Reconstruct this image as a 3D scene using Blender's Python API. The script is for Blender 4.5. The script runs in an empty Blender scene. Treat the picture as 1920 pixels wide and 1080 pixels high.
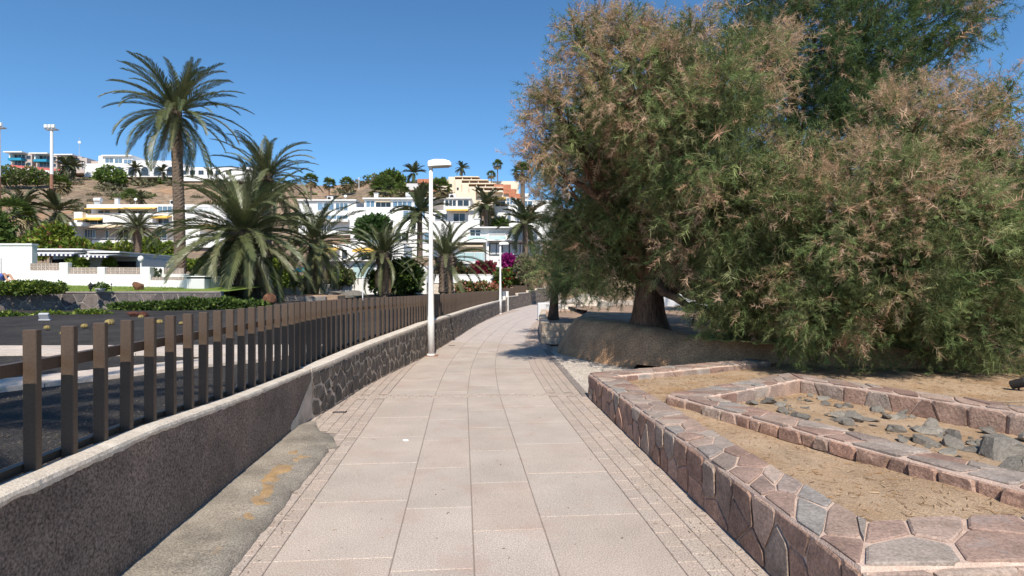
import bpy, math, random
import numpy as np
from mathutils import Vector, Matrix

# ------------------------------------------------------------------ camera, sky, sun, exposure
K, HOR, EYE = 1100.0, 535.0, 1.7          # focal length and horizon in pixels of a 1920 wide frame, eye height
SUN_EL, SUN_DX = math.radians(48), -0.0745
S = bpy.context.scene
COL = S.collection
cd = bpy.data.cameras.new('camera'); cam = bpy.data.objects.new('camera', cd); COL.objects.link(cam)
cd.sensor_width = 36; cd.lens = K / 1920 * 36; cd.shift_y = -5 / 1920; cd.clip_end = 3000; cd.clip_start = .05
cam.location = (0, 0, EYE); cam.rotation_euler = (math.pi / 2, 0, 0)
S.camera = cam
wd = bpy.data.worlds.new('World'); S.world = wd; wd.use_nodes = True
nt = wd.node_tree
sky = nt.nodes.new('ShaderNodeTexSky'); sky.sky_type = 'NISHITA'; sky.sun_disc = False
sky.sun_elevation = SUN_EL; sky.sun_rotation = math.pi + math.atan2(SUN_DX, 1)
sky.altitude = 1200; sky.air_density = 1.0; sky.dust_density = .2; sky.ozone_density = 8.0
hs = nt.nodes.new('ShaderNodeHueSaturation'); hs.inputs['Hue'].default_value = .492; hs.inputs['Saturation'].default_value = 1.06
nt.links.new(sky.outputs[0], hs.inputs['Color']); nt.links.new(hs.outputs[0], nt.nodes['Background'].inputs[0]); nt.nodes['Background'].inputs[1].default_value = 0.124
sl = bpy.data.lights.new('sun', 'SUN'); sl.energy = 4.6; sl.angle = math.radians(.53); sl.color = (1, .925, .81)
so = bpy.data.objects.new('sun', sl); COL.objects.link(so)
ld = Vector((SUN_DX, 1, 0)).normalized() * math.cos(SUN_EL) + Vector((0, 0, -math.sin(SUN_EL)))
so.rotation_euler = ld.to_track_quat('-Z', 'Y').to_euler(); so.location = (0, -20, 40)
S.view_settings.view_transform = 'Standard'; S.view_settings.look = 'None'
S.view_settings.exposure = 0.34; S.view_settings.gamma = 1
S.render.engine = 'CYCLES'
S.cycles.use_denoising = True
S.cycles.max_bounces = 6; S.cycles.diffuse_bounces = 3; S.cycles.glossy_bounces = 2; S.cycles.transmission_bounces = 3
S.cycles.transparent_max_bounces = 6

# ------------------------------------------------------------------ helpers
R = random.Random(7)
G = np.random.default_rng(11)

def W(px, py, Y):
    """the place that stands Y metres ahead and shows at a photo pixel"""
    return ((px - 960) / K * Y, Y, EYE - (py - HOR) / K * Y)

def onz(px, py, z=0.0):
    Y = (EYE - z) * K / (py - HOR)
    return ((px - 960) / K * Y, Y, z)

def tag(o, label=None, cat=None, group=None, kind=None):
    if label: o['label'] = label
    if cat: o['category'] = cat
    if group: o['group'] = group
    if kind: o['kind'] = kind
    return o

def link(o, parent=None):
    COL.objects.link(o)
    if parent is not None: o.parent = parent
    return o

def thing(name, label, cat, loc=(0, 0, 0), rz=0, group=None):
    o = bpy.data.objects.new(name, None); o.empty_display_size = .2
    link(o); o.location = loc; o.rotation_euler = (0, 0, rz)
    return tag(o, label, cat, group)

def me_np(name, v, faces, mat, smooth=False, col=None):
    """v (n,3) array, faces list of tuples or (m,k) array"""
    me = bpy.data.meshes.new(name)
    v = np.asarray(v, dtype=np.float32)
    if isinstance(faces, np.ndarray):
        m, k = faces.shape
        me.vertices.add(len(v)); me.vertices.foreach_set('co', v.ravel())
        me.loops.add(m * k); me.loops.foreach_set('vertex_index', faces.astype(np.int32).ravel())
        me.polygons.add(m); me.polygons.foreach_set('loop_start', np.arange(0, m * k, k, dtype=np.int32))
        me.update(calc_edges=True)
    else:
        me.from_pydata(v.tolist(), [], faces); me.update()
    if mat: me.materials.append(mat)
    if smooth: me.polygons.foreach_set('use_smooth', np.ones(len(me.polygons), dtype=bool))
    if col is not None:
        a = me.attributes.new('col', 'FLOAT_COLOR', 'POINT')
        c = np.ones((len(v), 4), dtype=np.float32); c[:, :3] = col
        a.data.foreach_set('color', c.ravel())
    return me

def obj(name, me, parent=None, loc=(0, 0, 0), rot=(0, 0, 0), sc=(1, 1, 1)):
    o = bpy.data.objects.new(name, me); link(o, parent)
    o.location = loc; o.rotation_euler = rot; o.scale = sc
    return o

class MB:
    """collects shapes that become one mesh"""
    def __init__(s): s.v = []; s.f = []
    def add(s, v, f):
        b = len(s.v); s.v += [tuple(p) for p in v]; s.f += [tuple(i + b for i in q) for q in f]; return s
    def box(s, x0, y0, z0, x1, y1, z1, bev=0):
        if bev:
            v = []
            for (ax, e) in ((0, 0), ):
                pass
            b = bev
            for z, k in ((z0, b), (z0 + b, 0), (z1 - b, 0), (z1, b)):
                v += [(x0 + k, y0 + b, z), (x0 + b, y0 + k, z), (x1 - b, y0 + k, z), (x1 - k, y0 + b, z),
                      (x1 - k, y1 - b, z), (x1 - b, y1 - k, z), (x0 + b, y1 - k, z), (x0 + k, y1 - b, z)]
            f = [tuple(range(7, -1, -1)), tuple(range(24, 32))]
            for r in range(3):
                for i in range(8):
                    j = (i + 1) % 8; f.append((r * 8 + i, r * 8 + j, r * 8 + 8 + j, r * 8 + 8 + i))
            return s.add(v, f)
        v = [(x0, y0, z0), (x1, y0, z0), (x1, y1, z0), (x0, y1, z0), (x0, y0, z1), (x1, y0, z1), (x1, y1, z1), (x0, y1, z1)]
        return s.add(v, [(0, 3, 2, 1), (4, 5, 6, 7), (0, 1, 5, 4), (1, 2, 6, 5), (2, 3, 7, 6), (3, 0, 4, 7)])
    def tube(s, pts, rad, n=8, cap=True):
        pts = [Vector(p) for p in pts]; b = []
        if not isinstance(rad, (list, tuple)): rad = [rad] * len(pts)
        v = []
        for i, p in enumerate(pts):
            t = (pts[min(i + 1, len(pts) - 1)] - pts[max(i - 1, 0)]).normalized()
            ref = Vector((0, 0, 1)) if abs(t.z) < .9 else Vector((1, 0, 0))
            a = t.cross(ref).normalized(); c = t.cross(a)
            v += [p + rad[i] * (math.cos(2 * math.pi * k / n) * a + math.sin(2 * math.pi * k / n) * c) for k in range(n)]
        f = [(i * n + k, i * n + (k + 1) % n, i * n + n + (k + 1) % n, i * n + n + k) for i in range(len(pts) - 1) for k in range(n)]
        if cap: f += [tuple(range(n - 1, -1, -1)), tuple(range((len(pts) - 1) * n, len(pts) * n))]
        return s.add(v, f)
    def lathe(s, prof, n=16, loc=(0, 0, 0)):
        v = [(loc[0] + r * math.cos(2 * math.pi * k / n), loc[1] + r * math.sin(2 * math.pi * k / n), loc[2] + z) for r, z in prof for k in range(n)]
        f = [(i * n + k, i * n + (k + 1) % n, i * n + n + (k + 1) % n, i * n + n + k) for i in range(len(prof) - 1) for k in range(n)]
        f += [tuple(range(n - 1, -1, -1)), tuple(range((len(prof) - 1) * n, len(prof) * n))]
        return s.add(v, f)
    def mesh(s, name, mat, smooth=False):
        return me_np(name, s.v, s.f, mat, smooth)
    def build(s, name, mat, parent=None, smooth=False, **kw):
        return obj(name, s.mesh(name, mat, smooth), parent, **kw)

def grid_np(P):
    """faces of a vertex grid of shape (a,b,3)"""
    a, b = P.shape[:2]
    i = np.arange(a * b).reshape(a, b)
    return P.reshape(-1, 3), np.stack([i[:-1, :-1], i[1:, :-1], i[1:, 1:], i[:-1, 1:]], -1).reshape(-1, 4)

def smooth_noise(x, y, sc, seed=0):
    """cheap value noise, vectorised"""
    x = np.asarray(x, float) * sc + seed * 17.3; y = np.asarray(y, float) * sc + seed * 9.1
    xi, yi = np.floor(x), np.floor(y); fx, fy = x - xi, y - yi
    fx = fx * fx * (3 - 2 * fx); fy = fy * fy * (3 - 2 * fy)
    h = lambda a, b: np.modf(np.abs(np.sin(a * 127.1 + b * 311.7 + seed) * 43758.5453))[0]
    return (h(xi, yi) * (1 - fx) + h(xi + 1, yi) * fx) * (1 - fy) + (h(xi, yi + 1) * (1 - fx) + h(xi + 1, yi + 1) * fx) * fy - .5

# ------------------------------------------------------------------ materials
MATS = {}
def mat(name, c, c2=None, rough=.85, spec=.25, nscale=3, lo=.85, hi=1.12, fscale=0, flo=.8, fhi=1.2, bump=0, bscale=60, bdist=.01,
        stain=None, sscale=1.2, sthr=.6, swid=.12, coord='pos', src='const', rnd=None, trans=0, metal=0, vbump=0, vscale=20, stretch=None):
    if name in MATS: return MATS[name]
    m = bpy.data.materials.new(name); m.use_nodes = True; MATS[name] = m
    t = m.node_tree; N = t.nodes.new; L = t.links.new
    b = t.nodes['Principled BSDF']; out = t.nodes['Material Output']
    b.inputs['Roughness'].default_value = rough; b.inputs['Specular IOR Level'].default_value = spec; b.inputs['Metallic'].default_value = metal
    if coord == 'pos': co = N('ShaderNodeNewGeometry').outputs['Position']
    else: co = N('ShaderNodeTexCoord').outputs['Object']
    if stretch:
        mp = N('ShaderNodeMapping'); mp.inputs['Scale'].default_value = stretch; L(co, mp.inputs[0]); co = mp.outputs[0]
    def noise(sc, det=5, ro=.6):
        n = N('ShaderNodeTexNoise'); n.inputs['Scale'].default_value = sc; n.inputs['Detail'].default_value = det; n.inputs['Roughness'].default_value = ro
        L(co, n.inputs['Vector']); return n.outputs['Fac']
    def rng(x, a, bb, fa=.3, fb=.7):
        r = N('ShaderNodeMapRange'); r.inputs[1].default_value = fa; r.inputs[2].default_value = fb; r.inputs[3].default_value = a; r.inputs[4].default_value = bb
        L(x, r.inputs[0]); return r.outputs[0]
    def mix(f, a, bb, mode='MIX'):
        x = N('ShaderNodeMix'); x.data_type = 'RGBA'; x.blend_type = mode
        if isinstance(f, float): x.inputs[0].default_value = f
        else: L(f, x.inputs[0])
        for s, q in ((x.inputs[6], a), (x.inputs[7], bb)):
            if isinstance(q, tuple): s.default_value = (*q, 1)
            else: L(q, s)
        return x.outputs[2]
    if src == 'attr':
        at = N('ShaderNodeAttribute'); at.attribute_name = 'col'; base = at.outputs['Color']
    elif rnd:
        oi = N('ShaderNodeObjectInfo'); cr = N('ShaderNodeValToRGB'); L(oi.outputs['Random'], cr.inputs[0])
        el = cr.color_ramp.elements; cr.color_ramp.interpolation = 'LINEAR'
        while len(el) < len(rnd): el.new(.5)
        for i, q in enumerate(rnd): el[i].position = i / max(1, len(rnd) - 1); el[i].color = (*q, 1)
        base = cr.outputs[0]
    elif c2: base = mix(rng(noise(nscale * .6), 0, 1, .38, .62), c, c2)
    else:
        rgb = N('ShaderNodeRGB'); rgb.outputs[0].default_value = (*c, 1); base = rgb.outputs[0]
    if lo != hi:
        v = rng(noise(nscale), lo, hi); base = mix(1.0, base, v, 'MULTIPLY')
    if fscale:
        v = rng(noise(fscale, 3, .7), flo, fhi, .35, .65); base = mix(1.0, base, v, 'MULTIPLY')
    if stain:
        base = mix(rng(noise(sscale, 6, .65), 0, 1, sthr, sthr + swid), base, stain)
    L(base, b.inputs['Base Color'])
    nrm = None
    if vbump:
        vo = N('ShaderNodeTexVoronoi'); vo.inputs['Scale'].default_value = vscale; L(co, vo.inputs['Vector'])
        bp = N('ShaderNodeBump'); bp.inputs['Strength'].default_value = vbump; bp.inputs['Distance'].default_value = bdist; L(vo.outputs['Distance'], bp.inputs['Height']); nrm = bp.outputs[0]
    if bump:
        bp = N('ShaderNodeBump'); bp.inputs['Strength'].default_value = bump; bp.inputs['Distance'].default_value = bdist
        L(noise(bscale, 6, .65), bp.inputs['Height'])
        if nrm is not None: L(nrm, bp.inputs['Normal'])
        nrm = bp.outputs[0]
    if nrm is not None: L(nrm, b.inputs['Normal'])
    if trans:
        tr = N('ShaderNodeBsdfTranslucent'); L(base, tr.inputs[0]); ms = N('ShaderNodeMixShader'); ms.inputs[0].default_value = trans
        L(b.outputs[0], ms.inputs[1]); L(tr.outputs[0], ms.inputs[2]); L(ms.outputs[0], out.inputs['Surface'])
    return m

def setup_materials():
    mat('tile', None, rnd=[(.56, .47, .40), (.52, .43, .36), (.55, .465, .395), (.53, .43, .36), (.51, .435, .37), (.57, .48, .41), (.54, .45, .38)], nscale=1.6, lo=.86, hi=1.04, fscale=105, flo=.58, fhi=1.22,
        bump=.12, bscale=220, bdist=.002, stain=(.43, .295, .24), sscale=1.9, sthr=.53, swid=.32, rough=.8)
    mat('brick', None, rnd=[(.51, .425, .36), (.45, .37, .31), (.50, .40, .335), (.46, .385, .33)], nscale=2.2, lo=.9, hi=1.08, fscale=80, flo=.55, fhi=1.25, bump=.25, bscale=220, bdist=.002, rough=.85)
    mat('joint', (.31, .255, .215), nscale=20, lo=.7, hi=1.1, bump=.4, bscale=150)
    mat('pathfar', (.53, .455, .41), (.48, .41, .37), nscale=3, lo=.92, hi=1.08, fscale=90, flo=.8, fhi=1.15)
    mat('concrete', (.36, .31, .25), (.27, .235, .19), nscale=3, lo=.7, hi=1.2, fscale=90, flo=.5, fhi=1.4, bump=.6, bscale=140, bdist=.006, stain=(.50, .30, .12), sscale=2.3, sthr=.66, swid=.12)
    mat('roughwall', (.27, .20, .155), (.19, .145, .118), nscale=2.5, lo=.75, hi=1.2, fscale=62, flo=.4, fhi=1.65, bump=1, bscale=70, bdist=.012, stain=(.33, .26, .20), sscale=1.1, sthr=.62, swid=.2)
    mat('coping', (.77, .68, .57), (.66, .57, .47), nscale=9, lo=.84, hi=1.06, fscale=90, flo=.72, fhi=1.12, bump=.8, bscale=90, bdist=.008)
    mat('mortar_dark', (.68, .57, .46), (.54, .45, .36), nscale=7, lo=.75, hi=1.15, fscale=120, bump=.6, bscale=120)
    mat('basalt', None, rnd=[(.085, .074, .066), (.125, .105, .09), (.07, .063, .059), (.155, .126, .104), (.10, .087, .079)], nscale=9, lo=.7, hi=1.35, fscale=80, flo=.7, fhi=1.3, bump=.7, bscale=45, bdist=.02)
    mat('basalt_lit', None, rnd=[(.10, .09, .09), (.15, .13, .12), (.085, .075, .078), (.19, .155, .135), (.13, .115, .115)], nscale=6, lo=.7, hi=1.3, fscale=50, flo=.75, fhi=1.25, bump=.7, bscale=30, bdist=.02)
    mat('mortar_mid', (.36, .31, .28), (.29, .25, .23), nscale=4, lo=.8, hi=1.15)
    mat('mortar_pink', (.66, .50, .41), (.56, .41, .33), nscale=8, lo=.85, hi=1.1, fscale=130, flo=.75, fhi=1.15, bump=.7, bscale=70, bdist=.012)
    mat('porphyry', None, rnd=[(.30, .19, .15), (.36, .25, .20), (.24, .15, .12), (.33, .28, .24), (.42, .32, .26), (.29, .18, .14), (.31, .285, .26), (.39, .27, .21), (.26, .20, .17), (.36, .30, .255)], nscale=6, lo=.75, hi=1.2, fscale=55, flo=.72, fhi=1.2, bump=.6, bscale=28, bdist=.012, stain=(.30, .28, .265), sscale=4, sthr=.62, swid=.2)
    mat('porphyry_shade_lift', None, rnd=[(.38, .225, .165), (.45, .29, .215), (.30, .185, .14), (.35, .285, .235), (.47, .31, .235), (.29, .195, .15), (.40, .25, .18)], nscale=7, lo=.7, hi=1.25, fscale=50, flo=.7, fhi=1.3, bump=.8, bscale=24, bdist=.02, stain=(.30, .28, .25), sscale=3, sthr=.6, swid=.2)  # same stone as porphyry, colour brightened and warmed to lift the shaded faces
    mat('sand', (.43, .295, .185), (.50, .36, .24), nscale=2.5, lo=.82, hi=1.1, fscale=70, flo=.62, fhi=1.25, bump=.8, bscale=90, bdist=.015, stain=(.36, .21, .10), sscale=1.6, sthr=.52, swid=.25)
    mat('sand_orange', (.43, .28, .14), (.36, .25, .15), nscale=6, lo=.8, hi=1.12, fscale=110, flo=.65, fhi=1.25, bump=.5, bscale=120, bdist=.006)
    mat('needle', (.30, .17, .07), src='attr', lo=1, hi=1, rough=.9)
    mat('slate', None, rnd=[(.25, .225, .19), (.35, .315, .265), (.16, .147, .13), (.41, .36, .295), (.20, .18, .155), (.31, .275, .23)], nscale=8, lo=.75, hi=1.25, fscale=40, bump=.9, bscale=18, bdist=.03, coord='obj')
    mat('pebble_ground', (.60, .53, .46), (.50, .44, .38), nscale=10, lo=.85, hi=1.1, fscale=60, flo=.6, fhi=1.2, vbump=.9, vscale=32, bdist=.012)
    mat('border', (.24, .205, .185), nscale=6, lo=.85, hi=1.15, fscale=150, flo=.75, fhi=1.25)
    mat('render_brown', (.60, .365, .205), (.47, .28, .155), nscale=2.4, lo=.7, hi=1.2, fscale=38, flo=.6, fhi=1.35, bump=1, bscale=30, bdist=.03)
    mat('soil', (.33, .22, .145), (.42, .29, .20), nscale=2, lo=.75, hi=1.15, fscale=50, flo=.65, fhi=1.25, bump=.8, bscale=60, bdist=.02)
    mat('beige_stone', None, rnd=[(.58, .46, .34), (.52, .40, .28), (.62, .50, .38), (.56, .42, .31)], nscale=6, lo=.8, hi=1.12, fscale=50, bump=.5, bscale=40)
    mat('ground', (.46, .36, .27), (.52, .43, .34), nscale=.6, lo=.85, hi=1.1, fscale=20, bump=.4, bscale=20)
    mat('lava', (.030, .027, .026), (.045, .040, .037), nscale=1.2, lo=.75, hi=1.3, fscale=55, flo=.4, fhi=1.9, bump=1, bscale=60, bdist=.03, rough=.95)
    mat('lava_bit', (.05, .044, .04), (.10, .085, .075), nscale=6, rough=.95)
    mat('slab_walk', None, rnd=[(.56, .47, .40), (.50, .43, .37), (.60, .50, .42)], nscale=5, lo=.85, hi=1.1, fscale=60)
    mat('hill', (.33, .225, .15), (.24, .185, .125), nscale=.06, lo=.7, hi=1.2, fscale=.6, flo=.6, fhi=1.35, bump=.6, bscale=.8, bdist=1.5, stain=(.42, .23, .12), sscale=.05, sthr=.56, swid=.1)
    mat('grass', (.14, .21, .03), (.20, .26, .05), nscale=1.5, lo=.7, hi=1.2, fscale=40)
    mat('leaf', None, src='attr', lo=1, hi=1, rough=.6, spec=.3, trans=.28, c2=None)
    mat('feather', None, src='attr', lo=1, hi=1, rough=.8, spec=.15, trans=.32)
    mat('frond', None, rnd=[(.105, .125, .05), (.145, .155, .068), (.085, .105, .04), (.175, .17, .085)], nscale=1.5, lo=.8, hi=1.25, coord='obj', rough=.42, spec=.5, trans=.18)
    mat('frond_dead', None, rnd=[(.30, .215, .13), (.22, .15, .09), (.36, .28, .18)], nscale=2, lo=.8, hi=1.2, coord='obj', rough=.8, trans=.1)
    mat('fan', None, rnd=[(.13, .19, .035), (.10, .15, .035)], nscale=1.5, lo=.75, hi=1.3, coord='obj', rough=.5, spec=.4, trans=.2)
    mat('crown_far', None, src='attr', lo=1, hi=1, rough=.5, spec=.4, trans=.15)
    mat('palm_bark', (.23, .17, .125), (.15, .11, .085), nscale=6, lo=.65, hi=1.25, fscale=30, flo=.6, fhi=1.3, bump=.9, bscale=14, bdist=.06, coord='obj', stretch=(1, 1, 3))
    mat('bark', (.17, .105, .07), (.105, .066, .046), nscale=5, lo=.6, hi=1.3, fscale=24, flo=.55, fhi=1.4, bump=1, bscale=12, bdist=.08, stretch=(1, 1, .25))
    mat('twig', (.20, .15, .11), nscale=6)
    mat('post', None, rnd=[(.078, .053, .037), (.088, .060, .042), (.072, .048, .034), (.083, .057, .040)], nscale=3, lo=.85, hi=1.15, fscale=90, flo=.85, fhi=1.15, coord='obj', rough=.5, spec=.4)
    mat('lamp_white', (.80, .79, .76), nscale=3, lo=.96, hi=1.02, coord='obj', rough=.4, spec=.4)
    mat('lens', (.42, .40, .36), nscale=3, lo=.9, hi=1.1, rough=.3)
    mat('rust', (.30, .15, .10), nscale=8, lo=.7, hi=1.2)
    mat('white', (.80, .79, .77), nscale=.8, lo=.93, hi=1.03, fscale=6, flo=.97, fhi=1.02, rough=.8)
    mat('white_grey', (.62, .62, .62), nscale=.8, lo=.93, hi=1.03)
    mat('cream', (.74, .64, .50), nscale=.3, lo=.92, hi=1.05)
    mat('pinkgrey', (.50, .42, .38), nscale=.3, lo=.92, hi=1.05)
    mat('terracotta', (.46, .19, .11), nscale=.8, lo=.75, hi=1.15, fscale=4)
    mat('brickwall', (.36, .18, .12), nscale=.8, lo=.75, hi=1.15)
    mat('glass', (.035, .045, .055), nscale=.3, lo=.5, hi=1.8, rough=.08, spec=.6)
    mat('glass_blue', (.14, .22, .30), nscale=.2, lo=.6, hi=1.4, rough=.08, spec=.6)
    mat('glass_pale', (.42, .56, .56), nscale=.4, lo=.85, hi=1.1, rough=.15, spec=.5)
    mat('curtain', (.60, .63, .64), nscale=1.5, lo=.8, hi=1.1)
    mat('dark', (.03, .028, .027), nscale=2)
    mat('awning', (.75, .47, .10), nscale=.5, lo=.9, hi=1.1)
    mat('awning_cream', (.66, .54, .38), nscale=.5, lo=.9, hi=1.1)
    mat('navy', (.03, .035, .10), nscale=2)
    mat('blue', (.03, .26, .42), nscale=.5)
    mat('turquoise', (.05, .42, .46), nscale=.5)
    mat('red', (.55, .15, .13), nscale=.5)
    mat('greystone', (.30, .27, .25), (.22, .20, .19), nscale=.8, lo=.7, hi=1.2, fscale=4)
    mat('breeze', (.60, .50, .44), nscale=3, lo=.85, hi=1.1)
    mat('steel', (.45, .46, .48), nscale=1, rough=.45)
    mat('redlava', (.16, .055, .035), (.10, .045, .035), nscale=6, lo=.6, hi=1.3, bump=1, bscale=15, bdist=.05, coord='obj')
    mat('boulder', (.22, .10, .055), (.13, .065, .04), nscale=4, lo=.6, hi=1.3, bump=1, bscale=9, bdist=.06, coord='obj')
    mat('cactus', (.38, .29, .10), (.28, .21, .09), nscale=12, lo=.7, hi=1.2, coord='obj', bump=.8, bscale=40)
    mat('paper', (.85, .84, .82), nscale=8, lo=.95, hi=1.0)
    mat('skin', (.52, .30, .21), nscale=6, lo=.92, hi=1.08)
    mat('cloth_pale', (.42, .54, .66), nscale=9, lo=.85, hi=1.1)
    mat('cloth_blue', (.07, .12, .42), nscale=9, lo=.8, hi=1.15)
    mat('hair', (.05, .03, .02), nscale=30, lo=.6, hi=1.4)
setup_materials()
M = MATS

# ------------------------------------------------------------------ curves the place is laid out along
def catmull(pts, n=12):
    p = np.array(pts, float); p = np.vstack([2 * p[0] - p[1], p, 2 * p[-1] - p[-2]]); o = []
    for i in range(1, len(p) - 2):
        for t in np.linspace(0, 1, n, endpoint=False):
            a, b, c, d = p[i - 1], p[i], p[i + 1], p[i + 2]
            o.append(.5 * (2 * b + (c - a) * t + (2 * a - 5 * b + 4 * c - d) * t * t + (3 * b - a - 3 * c + d) * t ** 3))
    o.append(p[-2]); return np.array(o)

_wl = catmull([(7.45, -2.549), (8.2, -2.50), (10.4, -2.43), (14.06, -2.08), (19, -1.80), (24, -1.58), (30, -1.15), (35, -.70), (40, -.10), (48, 1.2), (58, 3.0), (72, 6.2)])
def wall_x(Y): return np.interp(Y, _wl[:, 0], _wl[:, 1])
def wall_top(Y): return np.interp(Y, [0, 2.45, 3.7, 5.1, 7.4, 10.4, 14, 24, 36], [.84, .82, .81, .73, .645, .69, .80, .78, .80])
_cl = np.vstack([[[-4, .334], [8.0, -.669]], catmull([(9, -.752), (11, -.86), (13, -.93), (17, -.93), (21, -.75), (25.7, -.4), (30, .1), (35, .9), (40, 1.8), (48, 3.5), (58, 5.8), (72, 9.5)])])
_cs = np.concatenate([[0], np.cumsum(np.hypot(*np.diff(_cl, axis=0).T))]) - 4
def path_pt(u, s, z=0.0):
    y = np.interp(s, _cs, _cl[:, 0]); x = np.interp(s, _cs, _cl[:, 1])
    dy = np.interp(s + .2, _cs, _cl[:, 0]) - np.interp(s - .2, _cs, _cl[:, 0]); dx = np.interp(s + .2, _cs, _cl[:, 1]) - np.interp(s - .2, _cs, _cl[:, 1])
    l = math.hypot(dx, dy)
    return (x + u * dy / l, y - u * dx / l, z)

# ------------------------------------------------------------------ ground
def terrain():
    xs = np.concatenate([[-1500, -600], np.linspace(-200, 200, 41), [600, 1500]])
    ys = np.concatenate([[-800, -200], np.linspace(-40, 80, 25), [200, 600, 1500]])
    X, Y = np.meshgrid(xs, ys, indexing='ij')
    P = np.stack([X, Y, np.full_like(X, -.06)], -1)
    tag(obj('ground', me_np('ground', *grid_np(P), M['ground'])), kind='structure')
terrain()

HY = [38, 46, 54, 62, 75, 90, 105, 130, 160, 190, 215, 240, 330, 700]
HZ = [.9, 1.0, 1.4, 2.4, 4.2, 6.3, 8.4, 14, 23.5, 33, 40.5, 43, 44, 40]
def hill_z(X, Y):
    X = np.asarray(X, float); Y = np.asarray(Y, float)
    z = np.interp(Y, HY, HZ)
    px = 960 + K * X / np.maximum(Y, 1)
    f = np.interp(px, [-200, 150, 450, 620, 660, 730, 800, 900, 1100, 1300], [1.02, 1.02, .97, .93, .94, 1.02, .93, .76, .72, .7])
    z = np.where(Y > 60, 1.7 + (z - 1.7) * (1 + (f - 1) * np.clip((Y - 100) / 60, 0, 1)), z)
    z += smooth_noise(X, Y, .07, 3) * np.clip((Y - 100) / 50, 0, 1) * 2.4 + smooth_noise(X, Y, .22, 5) * np.clip((Y - 100) / 50, 0, 1) * .9
    return z
def hillside():
    ys = np.concatenate([np.linspace(38, 100, 32), np.linspace(103, 250, 74), np.linspace(260, 700, 12)])
    t = np.linspace(-1.25, .95, 150)
    Yg, T = np.meshgrid(ys, t, indexing='ij')
    X = T * (Yg + 15)
    m = X > (np.interp(Yg, _wl[:, 0], _wl[:, 1]) - .3)
    z = hill_z(X, Yg)
    z = np.where((X > np.interp(Yg, _wl[:, 0], _wl[:, 1]) - 1.5) & (Yg < 72), -.3, z)
    P = np.stack([X, Yg, z], -1)
    v, f = grid_np(P); tag(obj('hillside', me_np('hillside', v, f[:, ::-1], M['hill'], True)), kind='structure')
hillside()

def garden_z(Y): return .15 + .02 * np.asarray(Y, float)
def garden():
    ys = np.linspace(-3, 46, 90); t = np.linspace(0, 1, 60) ** 1.6
    Yg, T = np.meshgrid(ys, t, indexing='ij')
    wl = np.where(Yg < 7.4, -2.02 - .0836 * Yg, wall_x(np.maximum(Yg, 7.45)) - .12)
    X = wl - T * 75
    Z = garden_z(Yg) + smooth_noise(X, Yg, .5, 2) * .10 + smooth_noise(X, Yg, 1.7, 8) * .03
    P = np.stack([X, Yg, Z], -1); v, f = grid_np(P)
    tag(obj('garden_bed', me_np('garden_bed', v, f, M['lava'], True)), kind='structure')
    # loose lava gravel, far too much to count
    n = 26000
    Y = 1.5 + G.random(n) ** 1.7 * 16; u = G.random(n) ** 1.3
    X = np.where(Y < 7.4, -2.1 - .0836 * Y, wall_x(np.maximum(Y, 7.45)) - .2) - u * (4 + Y * .8)
    r = .006 + .014 * G.random(n) ** 2
    Z = garden_z(Y) + smooth_noise(X, Y, .5, 2) * .10 + smooth_noise(X, Y, 1.7, 8) * .03
    o = np.array([[1, 0, -.3], [-.5, .87, -.3], [-.5, -.87, -.3], [.1, .05, .9]])
    a = G.random(n) * 6.28; ca, sa = np.cos(a), np.sin(a)
    v = np.zeros((n, 4, 3))
    for k in range(4):
        q = o[k] * (1 + .4 * (G.random((n, 1)) - .5))
        v[:, k, 0] = X + r * (q[:, 0] * ca - q[:, 1] * sa); v[:, k, 1] = Y + r * (q[:, 0] * sa + q[:, 1] * ca); v[:, k, 2] = Z + r * q[:, 2]
    i = np.arange(n)[:, None] * 4
    f = np.concatenate([i + np.array([[0, 1, 3]]), i + np.array([[1, 2, 3]]), i + np.array([[2, 0, 3]])])
    tag(obj('lava_gravel', me_np('lava_gravel', v.reshape(-1, 3), f, M['lava_bit'])), 'loose black lava gravel strewn over the garden behind the fence', 'gravel', kind='stuff')
garden()

# ------------------------------------------------------------------ the promenade: slabs and paving bricks
def slab(name, quad, m, parent, h=.02, bev=.003, zj=0.0):
    c = sum((Vector(q) for q in quad), Vector()) / 4
    v = [(q[0], q[1], -h) for q in quad] + [(q[0], q[1], zj - bev) for q in quad]
    for q in quad:
        d = (c - Vector(q)); d.z = 0; d.normalize(); v.append((q[0] + d.x * bev * 1.6, q[1] + d.y * bev * 1.6, zj))
    f = [(8, 9, 10, 11)] + [(r + i, r + (i + 1) % 4, r + 4 + (i + 1) % 4, r + 4 + i) for r in (0, 4) for i in range(4)]
    v = [(a - c.x, b - c.y, z) for a, b, z in v]
    return obj(name, me_np(name, v, f, m), parent, loc=(c.x, c.y, 0))

def joined_slabs(name, quads, m, parent, h=.02):
    mb = MB()
    for q in quads:
        mb.add([(a, b, -h) for a, b, _ in q] + [(a, b, c) for a, b, c in q], [(4, 5, 6, 7), (0, 1, 5, 4), (1, 2, 6, 5), (2, 3, 7, 6), (3, 0, 4, 7)])
    o = mb.build(name, m, parent); tag(o, kind='stuff'); return o

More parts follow.
